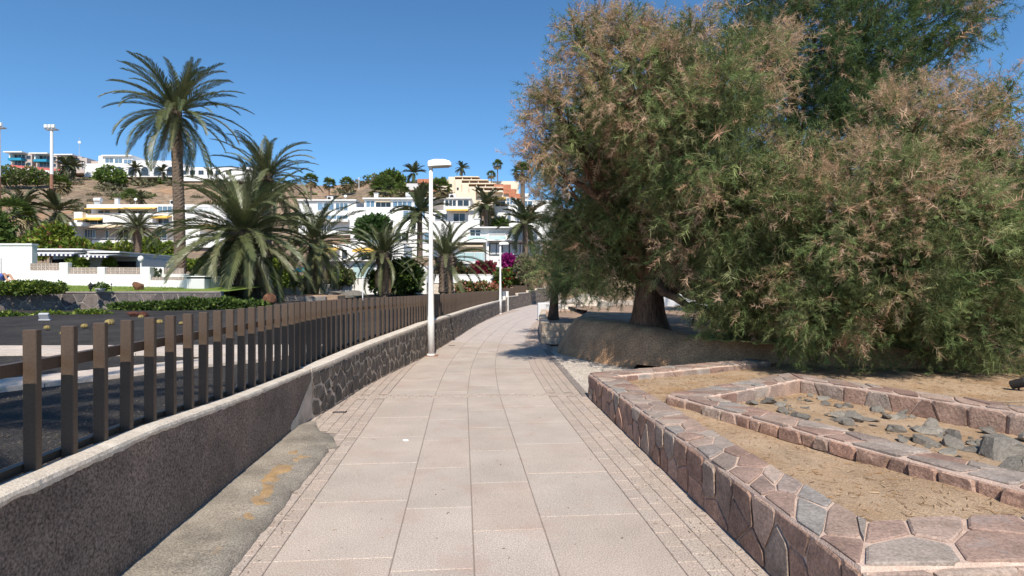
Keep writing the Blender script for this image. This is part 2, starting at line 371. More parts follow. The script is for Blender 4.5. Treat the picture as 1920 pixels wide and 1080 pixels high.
def promenade():
    ss = np.concatenate([np.linspace(-3, 20, 24), np.linspace(21, 70, 40)])
    P = np.array([[path_pt(u, s, -.007) for u in (-4.2, -2, 0, 2.02)] for s in ss])
    wl = np.where(P[:, :, 1] < 7.4, -2.0 - .0836 * P[:, :, 1], wall_x(np.maximum(P[:, :, 1], 7.45)) - .1)
    P[:, :, 0] = np.maximum(P[:, :, 0], wl)
    v, f = grid_np(P)
    base = obj('path', me_np('path', v, f[:, ::-1], M['joint'])); tag(base, kind='structure')
    jt = .0035
    def quad(u0, u1, s0, s1, z=0.0, j=jt):
        return [path_pt(u0 + j, s0 + j, z), path_pt(u1 - j, s0 + j, z), path_pt(u1 - j, s1 - j, z), path_pt(u0 + j, s1 - j, z)]
    def wall_u(s):      # where the left wall stands, in path coordinates
        Y = path_pt(0, s)[1]; wx = -1.93 - .0836 * Y if Y < 7.45 else wall_x(Y)
        return (wx - path_pt(0, s)[0]) * math.cos(.07) - .03
    # big slabs
    edges = [-1.172, -.433, .068, .564, 1.313]; far = []; nt_ = 0
    L = .985
    for k in range(4):
        off = [.31, .12, .66, .88][k]; s = -1.5 + off * L
        while s < 40:
            for a, b in ((s, min(s + L, 9.0)), (max(s, 9.22), s + L)):
                if b - a < .06: continue
                u0, u1 = edges[k], edges[k + 1]
                if b > 9.1: u0 = max(u0, wall_u((a + b) / 2))
                if u1 - u0 < .05: continue
                z = R.uniform(-.0012, .0012)
                if a < 17: slab('slab', quad(u0, u1, a, b), M['tile'], base, zj=z)
                else: far.append(quad(u0, u1, a, b, j=.006))
            s += L
    # bricks: edge bands and the band across the path
    br = []
    for k in range(4):
        for n, s in enumerate(np.arange(-1, 40, .215)):
            s = s + .1 * (k % 2)
            if 8.9 < s + .1 < 9.3: continue
            u0 = [1.313, 1.444, 1.581, 1.716][k]; u1 = [1.444, 1.581, 1.716, 1.90][k]
            br.append((u0, u1, s, s + .215))
    for k in range(12):
        u1 = -1.172 - .135 * k; u0 = u1 - .135
        for s in np.arange(-1, 40, .215):
            s = s + .1 * (k % 2)
            if 8.9 < s + .1 < 9.3: continue
            wu = wall_u(s)
            if u1 < wu: continue
            if s < 6.9 and u1 < -1.40: continue
            br.append((max(u0, wu), u1, s, s + .215))
    for n in range(34):
        u0 = -1.95 + n * .113
        for r in range(2): br.append((u0 + .05 * r, u0 + .113 + .05 * r, 9.0 + r * .11, 9.11 + r * .11))
    br = [b for b in br if b[1] - b[0] > .03]
    vis = [b for b in br if b[2] > 3.0]; hid = [b for b in br if b[2] <= 3.0]
    vis.sort(key=lambda b: b[2])
    for b in vis[:300]: slab('paving_brick', quad(*b), M['brick'], base, zj=R.uniform(-.0015, .0015))
    joined_slabs('far_paving', [quad(*b) for b in vis[300:]], M['brick'], base)
    joined_slabs('near_paving', [quad(*b) for b in hid], M['brick'], base)
    joined_slabs('far_slabs', far, M['pathfar'], base)
    P = np.array([[path_pt(u, s, -.001) for u in (-3, 0, 2.0)] for s in np.linspace(39.9, 70, 30)])
    P[:, :, 0] = np.maximum(P[:, :, 0], wall_x(P[:, :, 1]) - .05)
    v, f = grid_np(P); tag(obj('far_path', me_np('far_path', v, f[:, ::-1], M['pathfar'])), kind='structure')
promenade()

def concrete_strip():
    """raised concrete strip along the foot of the near wall, with a broken edge"""
    ys = np.linspace(-1, 7.3, 150)
    e = np.where(ys < 6.0, -1.385, -1.385 - (ys - 6.0) * .36) + smooth_noise(ys, ys * 0, 6, 4) * .035 + smooth_noise(ys, ys * 0, 20, 6) * .022
    e[(ys > 6.1) & (ys < 6.55)] += .11
    rows = []
    for t, z in ((-1.96, .07), (None, .064), ('m', .060), ('e', .056), ('f', .002)):
        u = {'m': -1.62 + 0 * ys, 'e': e - .012, 'f': e + .012}.get(t, np.full_like(ys, -1.96 if t is not None else -1.8))
        if t == 'm': u = np.minimum(u, e - .06)
        if t is None: u = np.minimum(u, e - .1)
        zz = z + (smooth_noise(ys, u * 3, 5, 9) * .008 if t != 'f' else 0 * ys)
        zz = zz * np.clip((7.35 - ys) / .5, .15, 1)
        rows.append(np.stack([u - .0836 * ys, ys, zz], -1))
    v, f = grid_np(np.array(rows))
    tag(obj('concrete_strip', me_np('concrete_strip', v, f, M['concrete'])), kind='structure')
concrete_strip()
def sand_drift():
    """blown orange sand caught on the concrete strip"""
    ys = np.linspace(3.8, 6.25, 90); us = np.linspace(-1.86, -1.44, 26); Yg, U = np.meshgrid(ys, us, indexing='ij')
    c = -1.60 + .05 * np.sin(Yg * 2); m = np.exp(-((U - c) / .11) ** 2) * np.exp(-((Yg - 5.1) / .75) ** 2)
    Z = .041 + .032 * m + smooth_noise(U, Yg, 9, 3) * .03 + smooth_noise(U, Yg, 26, 4) * .016 - .05 * np.clip((Yg - 5.85) / .3, 0, 1)
    v, f = grid_np(np.stack([U - .0836 * Yg, Yg, Z], -1)); tag(obj('sand_drift', me_np('sand_drift', v, f[:, ::-1], M['sand_orange'], True)), 'orange sand blown onto the concrete strip by the wall', 'sand', kind='stuff')
sand_drift()

# ------------------------------------------------------------------ irregular stones
def clip_poly(poly, a, b, c):      # keep a*x+b*y<=c
    o = []
    for i in range(len(poly)):
        p, q = poly[i], poly[(i + 1) % len(poly)]
        dp, dq = a * p[0] + b * p[1] - c, a * q[0] + b * q[1] - c
        if dp <= 0: o.append(p)
        if dp * dq < 0:
            t = dp / (dp - dq); o.append((p[0] + t * (q[0] - p[0]), p[1] + t * (q[1] - p[1])))
    return o
def cells(w, h, size, asp=1.0, jit=.42, rg=R):
    """random polygons that fill a w by h rectangle"""
    nx = max(1, round(w / (size * asp))); ny = max(1, round(h / size)); dx, dy = w / nx, h / ny; pts = []
    for j in range(ny):
        for i in range(nx + (j % 2)):
            pts.append(((i + .5 - .5 * (j % 2) + rg.uniform(-jit, jit)) * dx, (j + .5 + rg.uniform(-jit, jit) * .8) * dy))
    out = []
    for i, p in enumerate(pts):
        poly = [(0, 0), (w, 0), (w, h), (0, h)]
        for k, q in enumerate(pts):
            if k == i or abs(q[0] - p[0]) > 3 * dx or abs(q[1] - p[1]) > 3 * dy: continue
            a, b = q[0] - p[0], q[1] - p[1]
            poly = clip_poly(poly, a, b, (q[0] ** 2 + q[1] ** 2 - p[0] ** 2 - p[1] ** 2) / 2)
            if len(poly) < 3: break
        if len(poly) >= 3: out.append(poly)
    return out
def stone_mesh(poly, mapf, gap, proud, rg, sub=True, knock=.2):
    """vertices and faces of one stone, polygon in wall coordinates"""
    cx = sum(p[0] for p in poly) / len(poly); cy = sum(p[1] for p in poly) / len(poly)
    q = []
    n = len(poly)
    for i in range(n):       # knock the corners off
        a, b, c = poly[i - 1], poly[i], poly[(i + 1) % n]
        if sub:
            t = knock * (.6 + .8 * rg.random())
            q += [(b[0] + (a[0] - b[0]) * t, b[1] + (a[1] - b[1]) * t), (b[0] + (c[0] - b[0]) * t, b[1] + (c[1] - b[1]) * t)]
        else: q.append(b)
    rad = max(1e-3, sum(math.hypot(p[0] - cx, p[1] - cy) for p in q) / len(q))
    ring = []
    for p in q:
        k = max(.55, 1 - gap * (.35 + 1.2 * rg.random()) / rad)
        ring.append((cx + (p[0] - cx) * k, cy + (p[1] - cy) * k))
    m = len(ring); v = []; tl = (rg.uniform(-1, 1), rg.uniform(-1, 1)); pr = proud * (.5 + rg.random())
    for p in ring: v.append(mapf(p[0], p[1], -.012))
    e = min(.014, .16 * rad)
    for k, d in ((1.0, .35), (1 - e / rad, .9)):
        for p in ring:
            x, y = cx + (p[0] - cx) * k, cy + (p[1] - cy) * k
            dd = pr * (d + .35 * ((p[0] - cx) * tl[0] + (p[1] - cy) * tl[1]) / rad)
            v.append(mapf(x, y, dd))
    v.append(mapf(cx, cy, pr * (.9 + .3 * rg.uniform(-1, 1))))
    f = [(r * m + i, r * m + (i + 1) % m, r * m + m + (i + 1) % m, r * m + m + i) for r in (0, 1) for i in range(m)]
    f += [(2 * m + i, 2 * m + (i + 1) % m, 3 * m) for i in range(m)]
    return v, f
def stone_panel(parent, w, h, mapf, size, m, asp=1.2, gap=.008, proud=.012, name='stone', rg=R, joined=False, minarea=.0006, keep=None, knock=.2, jit=.42):
    mb = MB(); k = 0
    for poly in cells(w, h, size, asp, jit, rg=rg):
        ar = abs(sum(poly[i - 1][0] * poly[i][1] - poly[i][0] * poly[i - 1][1] for i in range(len(poly)))) / 2
        if ar < minarea: continue
        if keep and not keep(sum(p[0] for p in poly) / len(poly), sum(p[1] for p in poly) / len(poly)): continue
        v, f = stone_mesh(poly, mapf, gap, proud, rg, sub=not joined, knock=knock)
        if joined: mb.add(v, f)
        else:
            c = np.mean(np.array(v), axis=0)
            obj(name, me_np(name, np.array(v) - c, f, m), parent, loc=c); k += 1
    if joined: tag(mb.build('far_stones', m, parent), kind='stuff')
    return k

# ------------------------------------------------------------------ left wall and fence
def sweep(sections, name, m, parent, smooth=False, cap=True):
    P = np.array(sections); n, k = P.shape[:2]; i = np.arange(n * k).reshape(n, k)
    f = [(int(i[a, b]), int(i[a, (b + 1) % k]), int(i[a + 1, (b + 1) % k]), int(i[a + 1, b])) for a in range(n - 1) for b in range(k)]
    if cap: f += [tuple(int(q) for q in i[0, ::-1]), tuple(int(q) for q in i[-1])]
    return obj(name, me_np(name, P.reshape(-1, 3), f, m, smooth), parent)

def rough_wall():
    t = thing('rendered_wall', 'dark brown rough-rendered low wall with pale coping beside the near path', 'wall', (-2.2, 4, 0))
    inv = Vector((2.2, -4, 0))
    ys = np.linspace(-1.0, 7.47, 110); sec = []
    for y in ys:
        zt = float(wall_top(y)) - .03; xf = -1.93 - .0836 * y; o = float(smooth_noise(y, 0, 3, 2)) * .012; o2 = float(smooth_noise(y, 5, 4, 2)) * .01
        sec.append([(xf + 2.2 + o, y - 4, -.03), (xf + 2.2 + o2, y - 4, .25), (xf + 2.2 + o2 * .5, y - 4, .5), (xf + 2.2 + o * .6, y - 4, zt), (xf - .13 + 2.2, y - 4, zt), (xf - .13 + 2.2, y - 4, -.03)])
    sweep(sec, 'wall_body', M['roughwall'], t)
    sec = []
    for y in np.linspace(-1.0, 7.46, 320):
        zt = float(wall_top(y)); xf = -1.93 - .0836 * y
        a = float(smooth_noise(y, 1, 14, 7)) * .016 + float(smooth_noise(y, 2, 40, 7)) * .012; b = float(smooth_noise(y, 3, 9, 1)) * .008 + float(smooth_noise(y, 4, 33, 1)) * .006
        sec.append([(xf + .004 + 2.2, y - 4, zt - .045 + a), (xf + .010 + 2.2 + b, y - 4, zt - .022 + a * .5), (xf + .004 + b + 2.2, y - 4, zt - .004), (xf - .02 + b + 2.2, y - 4, zt + .004 + b * .3),
                    (xf - .08 + 2.2, y - 4, zt + .006 + b * .5), (xf - .127 + b + 2.2, y - 4, zt - .002), (xf - .134 + 2.2, y - 4, zt - .05)])
    sweep(sec, 'coping', M['coping'], t)
    # lighter cement patch where the render ends at the stone wall
    ys = np.linspace(6.55, 7.45, 22); rows = []
    for y in ys:
        h = .08 + .42 * max(0, (y - 6.55) / .9) + .10 * float(smooth_noise(y, 0, 5, 3)); xf = -1.93 - .0836 * y + 2.2 + .012
        rows.append([(xf, y - 4, .02), (xf + .004, y - 4, .02 + h * .5), (xf - .008, y - 4, .02 + h)])
    v, f = grid_np(np.array(rows)); obj('cement_patch', me_np('cement_patch', v, f[:, ::-1], M['mortar_dark']), t)
    return t
rough_wall()

def wall_frame(Y):
    """front point and tangent of the stone wall"""
    x = float(wall_x(Y)); d = Vector((float(wall_x(Y + .3)) - float(wall_x(Y - .3 if Y > 7.8 else Y)), .6 if Y > 7.8 else .3, 0)).normalized()
    return Vector((x, Y, 0)), d, Vector((d.y, -d.x, 0))
def stone_wall_left():
    t = thing('stone_wall', 'long low wall of dark basalt stones with pale mortar carrying the brown fence', 'wall', (-2.4, 8, 0))
    off = Vector((-2.4, 8, 0))
    def top(Y):
        if Y <= 38: return float(wall_top(Y))
        return .80 + .16 * (1 + math.floor((Y - 38) / 5.5))
    Ys = np.concatenate([np.linspace(7.46, 20, 50), np.linspace(20.5, 37.98, 36)]); sec = []
    for Y in Ys:
        p, d, n = wall_frame(Y); p = p - off; zt = top(Y) - .03
        sec.append([p + Vector((0, 0, -.05)), p + Vector((0, 0, zt)), p - n * .2 + Vector((0, 0, zt)), p - n * .2 + Vector((0, 0, -.05))])
    sweep([[tuple(q) for q in s] for s in sec], 'wall_body', M['mortar_dark'], t)
    sec = []
    for Y in np.concatenate([np.linspace(7.43, 20, 260), np.linspace(20.2, 37.98, 80)]):
        p, d, n = wall_frame(Y); p = p - off; zt = top(Y); a = float(smooth_noise(Y, 1, 11, 7)) * .022 + float(smooth_noise(Y, 2, 37, 7)) * .014; b = float(smooth_noise(Y, 3, 9, 1)) * .008
        sec.append([tuple(p + n * q + Vector((0, 0, z))) for q, z in ((.006, zt - .055 + a), (.016 + b, zt - .03 + a * .5), (.012 + b, zt), (-.1, zt + .01 + b), (-.2, zt), (-.206, zt - .06))])
    sweep(sec, 'coping', M['coping'], t)
    for k in range(6):          # the wall climbs in steps where the path bends away
        a, b = 38 + k * 5.5, 43.5 + k * 5.5; zt = .96 + .16 * k; sb = []; sc = []
        for Y in np.linspace(a, b, 10):
            p, d, n = wall_frame(Y); p = p - off
            sb.append([tuple(p + n * q + Vector((0, 0, z))) for q, z in ((0, -.05), (0, zt - .05), (-.2, zt - .05), (-.2, -.05))])
            sc.append([tuple(p + n * q + Vector((0, 0, z))) for q, z in ((.03, zt - .05), (.03, zt), (-.22, zt), (-.22, zt - .05))])
        sweep(sb, 'wall_step', M['mortar_dark'], t); sweep(sc, 'coping', M['coping'], t)
    # stones on the face: one by one as far as they can be told apart
    def mapper(y0):
        def f(u, v, d):
            Y = y0 + u; p, tt, n = wall_frame(Y); zt = top(Y)
            q = p + n * (d + .006) - off
            return (q.x, q.y, v / .66 * (zt - .065) + .005)
        return f
    rg = random.Random(5)
    stone_panel(t, 6.2, .66, mapper(7.47), .21, M['basalt'], asp=.95, gap=.026, proud=.008, rg=rg, knock=.15, jit=.5)
    stone_panel(t, 5.5, .66, mapper(13.67), .22, M['basalt'], asp=1.15, gap=.028, proud=.008, rg=rg, knock=.15, jit=.5)
    stone_panel(t, 18.5, .66, mapper(19.2), .24, M['basalt'], asp=1.4, gap=.04, proud=.012, rg=rg, joined=True)
    stone_panel(t, 30, .66, mapper(38), .24, M['basalt'], asp=1.4, gap=.03, proud=.012, rg=rg, joined=True)
stone_wall_left()

FENCE_S = []
def fence():
    t = thing('slat_fence', 'long dark brown fence of square upright posts standing behind the low wall', 'fence', (-2.3, 4, 0))
    pm = MB().box(-.032, -.02, -1.22, .032, .02, 0, bev=.004).mesh('post', M['post'])
    def top(Y):
        if Y < 38: return float(np.interp(Y, [0, 8, 18, 36], [1.49, 1.485, 1.43, 1.40]))
        return 1.52 + .16 * math.floor((Y - 38) / 5.5)
    def base(Y):
        if Y < 7.3:
            p = Vector((-2.066 - .0836 * Y, Y, 0)); return p, Vector((-.0833, .9965, 0)), Vector((.9965, .0833, 0))
        p, d, n = wall_frame(max(Y, 7.5)); w = .25 if Y > 9 else .25
        q = p - n * (.245); k = min(1, max(0, (Y - 7.3) / 4)); a = Vector((-2.066 - .0836 * Y, Y, 0))
        q = a.lerp(Vector((q.x, Y, 0)), k)
        return q, d, n
    Y = .95; n = 0; rail = []
    while Y < 60:
        p, d, nn = base(Y); o = obj('post', pm, t, loc=(p.x + 2.3, p.y - 4, top(Y)), rot=(R.gauss(0, .004), R.gauss(0, .005), math.atan2(nn.y, nn.x) + R.gauss(0, .02)))
        Y += .267 * d.y; n += 1
    for z0, z1, nm, dd in ((-.215, -.155, 'upper_rail', -.045), (-.70, -.65, 'lower_rail', -.045)):
        for a, b in ((-.6, 37.9),) + tuple((38 + k * 5.5, 43.5 + k * 5.5) for k in range(4)):
            sec = []
            for Y in np.linspace(a, b, 90 if a < 1 else 8):
                p, d, nn = base(Y); q = p - Vector((-2.3, 4, 0)) + nn * (dd + .0); zt = top(min(Y, b - .05))
                zz = [zt + z0, zt + z1] if nm[0] == 'u' else [float(wall_top(Y)) - .01, float(wall_top(Y)) + .03]
                if nm[0] != 'u' and Y >= 38: zz = [zt - .72, zt - .68]
                sec.append([tuple(q + nn * e + Vector((0, 0, z))) for e, z in ((.012, zz[0]), (.012, zz[1]), (-.03, zz[1]), (-.03, zz[0]))])
            sweep(sec, nm, M['post'], t)
    return n
fence()

# ------------------------------------------------------------------ lamps on the promenade
def street_lamp(loc, label, h=4.72, yaw=0.0):
    t = thing('street_lamp', label, 'street lamp', loc, yaw, 'white street lamps along the promenade')
    MB().box(-.17, -.15, 0, .17, .15, .012, bev=.004).build('base_plate', M['rust'], t)
    MB().lathe([(.085, .012), (.082, .9), (.075, 1.0), (.052, 2.4), (.045, h - .12)], 18).build('pole', M['lamp_white'], t, True)
    MB().lathe([(.10, .012), (.10, .035), (.088, .05)], 18).build('collar', M['lamp_white'], t)
    # the flat head reaches to the right, tipped up a little
    v = []; n = 10
    prof = [(-.07, .085, .10), (-.05, .12, .135), (.10, .14, .165), (.34, .14, .15), (.46, .12, .11), (.50, .09, .06)]
    for x, hw, hh in prof:
        for y, z in ((-hw, 0), (-hw * .97, hh * .55), (-hw * .7, hh), (hw * .7, hh), (hw * .97, hh * .55), (hw, 0)):
            v.append((x, y, z))
    f = [(i * 6 + k, i * 6 + (k + 1) % 6, i * 6 + 6 + (k + 1) % 6, i * 6 + 6 + k) for i in range(len(prof) - 1) for k in range(6)]
    f += [tuple(range(5, -1, -1)), tuple(range(30, 36))]
    hd = obj('lamp_head', me_np('lamp_head', v, f, M['lamp_white'], False), t, loc=(0, 0, h - .16), rot=(0, -.05, 0))
    MB().box(.02, -.11, -.02, .44, .11, .004, bev=.006).build('lens', M['lens'], hd)
    MB().lathe([(.058, -.03), (.058, .02)], 12).build('spigot', M['lamp_white'], hd)
street_lamp(onz(808, 667), 'tall white street lamp with flat head, nearest on the left of the path')
street_lamp((onz(938, 589)[0], onz(938, 589)[1] - .0, 0), 'smaller looking white street lamp farther along, next to two short white posts', h=4.25, yaw=0.1)
for i, (px, lab) in enumerate(((944.5, 'short white post directly behind the farther street lamp'), (951, 'short white post to the right of the farther street lamp'))):
    p = onz(px, 585 - i * 1.5); t = thing('white_post', lab, 'post', p, group='short white posts by the farther lamp')
    MB().box(-.085, -.085, 0, .085, .085, 1.27, bev=.01).build('shaft', M['lamp_white'], t)
    MB().box(-.10, -.10, 1.27, .10, .10, 1.31, bev=.008).build('cap', M['lamp_white'], t)

# ------------------------------------------------------------------ right side: pebble strip, planters
def flat_poly(name, pts, z, m, kind='structure', parent=None):
    o = obj(name, me_np(name, [(x, y, z) for x, y in pts], [tuple(range(len(pts)))], m), parent)
    if kind: tag(o, kind=kind)
    return o
flat_poly('pebble_strip', [(1.17, 8.6), (1.10, 12.0), (1.0, 15.2), (3.2, 15.2), (4.6, 11.0), (1.6, 8.7)], .004, M['pebble_ground'])
def pebbles():
    n = 2600; Y = 8.9 + G.random(n) * 5.2; X = 1.15 - (Y - 8.9) * .04 + G.random(n) * (1.6 - (Y - 8.9) * .2); r = .012 + .016 * G.random(n)
    v = np.zeros((n, 5, 3)); a = G.random(n) * 6.28
    for k in range(4):
        v[:, k, 0] = X + r * np.cos(a + k * 1.57) * (1 + .3 * (k % 2)); v[:, k, 1] = Y + r * np.sin(a + k * 1.57); v[:, k, 2] = .004
    v[:, 4] = np.stack([X, Y, .004 + r * .6], -1)
    i = np.arange(n)[:, None] * 5; f = np.concatenate([i + np.array([[k, (k + 1) % 4, 4]]) for k in range(4)])
    tag(obj('pebbles', me_np('pebbles', v.reshape(-1, 3), f, M['pebble_ground'])), 'pale pebbles bedded beside the path in front of the mound', 'pebbles', kind='stuff')
pebbles()
mb = MB()
for k in range(16):
    y0 = 8.95 + k * .41; x0 = 1.16 - (y0 - 8.9) * .04
    o = MB().box(-.06, 0, -.02, .06, .402, .012, bev=.004).build('kerb_stone', M['border'], None, loc=(x0 - .02, y0, 0), rot=(0, 0, .04))
    if k == 0:
        kr = thing('edging', 'dark grey edging of flat kerb stones between path and pale pebbles', 'kerb', (1.1, 12, 0))
    o.parent = kr; o.location = (x0 - .02 - 1.1, y0 - 12, 0)

def ring(outer, width, z0, zt):
    """kerb wall along a polyline: returns outer and inner points"""
    o = [Vector((x, y)) for x, y in outer]; ln = []
    for i in range(len(o) - 1):
        d = (o[i + 1] - o[i]).normalized(); n = Vector((d.y, -d.x)); ln.append((o[i] + n * width[i], d, n))
    inn = [o[0] + ln[0][2] * width[0]]
    for i in range(1, len(o) - 1):
        (p, d, _), (q, e, _) = ln[i - 1], ln[i]; cr = d.x * e.y - d.y * e.x; w = q - p; s = (w.x * e.y - w.y * e.x) / cr; inn.append(p + d * s)
    inn.append(o[-1] + ln[-1][2] * width[-1])
    return o, inn
def planter(name, label, outer, width, z0, zt, faces, sizes, rg, mort='mortar_pink'):
    t = thing(name, label, 'planter', (outer[1][0], outer[1][1], 0)); off = Vector((outer[1][0], outer[1][1], 0))
    o, inn = ring(outer, width, z0, zt); n = len(o); mb = MB()
    for i in range(n - 1):
        a, b, c, d = o[i], o[i + 1], inn[i + 1], inn[i]
        L = (b - a).length; m = max(2, int(L / .12)); rows = []
        for k in range(m + 1):
            s = k / m; p = a.lerp(b, s); q = d.lerp(c, s); z = zt[i] + (zt[i + 1] - zt[i]) * s - .006
            j1 = float(smooth_noise(p.x, p.y, 7, 3)) * .018 if 0 < k < m else 0; j2 = float(smooth_noise(q.x, q.y, 7, 4)) * .018 if 0 < k < m else 0
            ee = (p - q).normalized()
            p2 = p + ee * j1; q2 = q + ee * j2
            rows.append([(p.x, p.y, z0), (p.x, p.y, (z0 + z) / 2), (p2.x, p2.y, z - .018), (p.x - ee.x * .014, p.y - ee.y * .014, z), (p.lerp(q, .5).x, p.lerp(q, .5).y, z + .3 * abs(j1)), (q.x + ee.x * .014, q.y + ee.y * .014, z), (q2.x, q2.y, z - .018), (q.x, q.y, z0)])
        v, f = grid_np(np.array(rows)); mb.add([(x - off.x, y - off.y, zz) for x, y, zz in v.tolist()], [tuple(q[::-1]) for q in f.tolist()])
        if i in (0, n - 2):
            r = rows[0 if i == 0 else -1]; mb.add([(x - off.x, y - off.y, zz) for x, y, zz in r], [tuple(range(8))])
    mb.build('mortar', M[mort], t)
    for i in range(n - 1):
        a, b, c, d = o[i], o[i + 1], inn[i + 1], inn[i]; L = (b - a).length
        size, asp, mt = sizes[i]
        w = ((b - a).length + (c - d).length) / 2; h = width[i]
        def top(u, v, dd, a=a, b=b, c=c, d=d, w=w, h=h, i=i):
            s, r = u / w, v / h; p = a.lerp(b, s).lerp(d.lerp(c, s), r)
            return (p.x - off.x, p.y - off.y, zt[i] + (zt[i + 1] - zt[i]) * s - .002 + dd)
        stone_panel(t, w, h, top, size, M['porphyry'], asp=asp, gap=.014, proud=.011, name='top_stone', rg=rg, knock=.09, jit=.5)
        for side, zb, m2 in faces[i]:
            e, g = (a, b) if side == 'out' else (d, c)
            L2 = (g - e).length; nn = (a - d).normalized() if side == 'out' else (d - a).normalized(); H = (zt[i] + zt[i + 1]) / 2 - zb - .02
            def face(u, v, dd, e=e, g=g, L2=L2, nn=nn, zb=zb, H=H, i=i):
                s = u / L2; p = e.lerp(g, s) + nn * (dd + .003); z1 = zt[i] + (zt[i + 1] - zt[i]) * s - .02
                return (p.x - off.x, p.y - off.y, zb + v / H * (z1 - zb))
            stone_panel(t, L2, H, face, (.22 if H > .3 else H * .8), M[m2], asp=1.3 if H > .3 else 2.1, gap=.007, proud=.026, name='face_stone', rg=rg, knock=.1, jit=.5)
    return t, o, inn
rg = random.Random(21)
PO = [(8.2, 3.12), (1.576, 2.65), (1.17, 8.9), (4.35, 10.62)]
planter('planter_wall', 'low planter wall of reddish purple stones running along the right of the path', PO, [.5, .38, .38], -.03, [.43, .43, .37, .37],
        [[('out', .0, 'porphyry')], [('out', .0, 'porphyry_shade_lift')], [('in', .22, 'porphyry'), ('out', 0, 'porphyry_shade_lift')]], [(.25, 1.5, 0), (.2, 1.3, 0), (.19, 1.2, 0)], rg)
AI, BI = (1.88, 7.1), (4.16, 8.8)
IO = [(3.42, 3.52), AI, BI, (6.5, 4.7)]
_, io, ii = planter('inner_planter_wall', 'inner kerb of broken purple and grey stones enclosing a bed of loose slate', IO, [.36, .36, .36], -.02, [.385, .385, .385, .385],
        [[('out', .245, 'porphyry_shade_lift'), ('in', .1, 'porphyry')], [('out', .25, 'porphyry'), ('in', .17, 'porphyry')], [('in', .05, 'porphyry_shade_lift'), ('out', .25, 'porphyry')]], [(.2, 1.7, 0), (.2, 1.4, 0), (.2, 1.8, 0)], rg)

def in_inner(X, Y):
    """depth inside the inner bed measured from the middle of its walls (positive inside)"""
    d = np.full_like(X, 9.0)
    mid = [a.lerp(b, .5) for a, b in zip(io, ii)]
    for i in range(3):
        p, q = mid[i], mid[i + 1]; e = (q - p).normalized(); n = Vector((e.y, -e.x)); d = np.minimum(d, (X - p.x) * n.x + (Y - p.y) * n.y)
    return d
def sand_h(X, Y):
    z = .262 + smooth_noise(X, Y, 1.1, 4) * .05 + smooth_noise(X, Y, 3.5, 6) * .02 + np.clip((Y - 7.5) * .012, 0, .05)
    zin = .205 - np.clip((X - 3.6) * .055, -.02, .15) + smooth_noise(X, Y, 2, 9) * .05
    k = np.clip((in_inner(X, Y) + .02) / .16, 0, 1)
    return z * (1 - k) + np.minimum(zin, z) * k
def sand():
    fr = np.array([(1.72, 2.9), (3, 3.0), (8, 3.35), (14, 3.7)]); bk = np.array([(1.35, 9.2), (2.6, 9.9), (4.3, 10.75), (5.5, 10.3), (7.3, 9.85), (9.6, 9.5), (14, 9.3)])
    s = np.linspace(0, 1, 120) ** 1.15; xa = 1.72 + s * 12.3; xb = 1.35 + s * 12.65
    F = np.stack([xa, np.interp(xa, fr[:, 0], fr[:, 1])], -1); B = np.stack([xb, np.interp(xb, bk[:, 0], bk[:, 1])], -1)
    t = np.linspace(0, 1, 70)[None, :, None]; P = F[:, None] * (1 - t) + B[:, None] * t
    Z = sand_h(P[..., 0], P[..., 1]); v, f = grid_np(np.concatenate([P, Z[..., None]], -1))
    tag(obj('sand_bed', me_np('sand_bed', v, f, M['sand'], True)), kind='structure')
sand()
def litter():
    n = 15000
    Y = 3.3 + G.random(n) * 6.6; X = 1.65 + G.random(n) ** .9 * 9; keep = (Y < 9.2 + .0 * X) & (X < 1.2 * Y + .5)
    dens = smooth_noise(X, Y, .9, 12) + .5 + (Y > 7) * .3; keep &= G.random(n) < dens; X, Y = X[keep], Y[keep]; n = len(X)
    Z = sand_h(X, Y) + .004; a = G.random(n) * 6.28; L = .02 + .06 * G.random(n); w = .0016 + .0022 * G.random(n)
    c, s = np.cos(a), np.sin(a); v = np.zeros((n, 4, 3))
    for k, (p, q) in enumerate(((-.5, -.5), (.5, -.5), (.5, .5), (-.5, .5))):
        v[:, k, 0] = X + c * L * p - s * w * q * 2; v[:, k, 1] = Y + s * L * p + c * w * q * 2; v[:, k, 2] = Z + (G.random(n) - .3) * .012
    v[..., 2] = np.maximum(v[..., 2], Z[:, None] + .002)
    col = np.array([[.34, .19, .08], [.22, .13, .07], [.46, .33, .2]])[G.integers(0, 3, n)]
    tag(obj('needle_litter', me_np('needle_litter', v.reshape(-1, 3), np.arange(n * 4).reshape(-1, 4), M['needle'], col=np.repeat(col, 4, 0))), 'fallen brown needles and twigs scattered on the sandy bed', 'litter', kind='stuff')
litter()
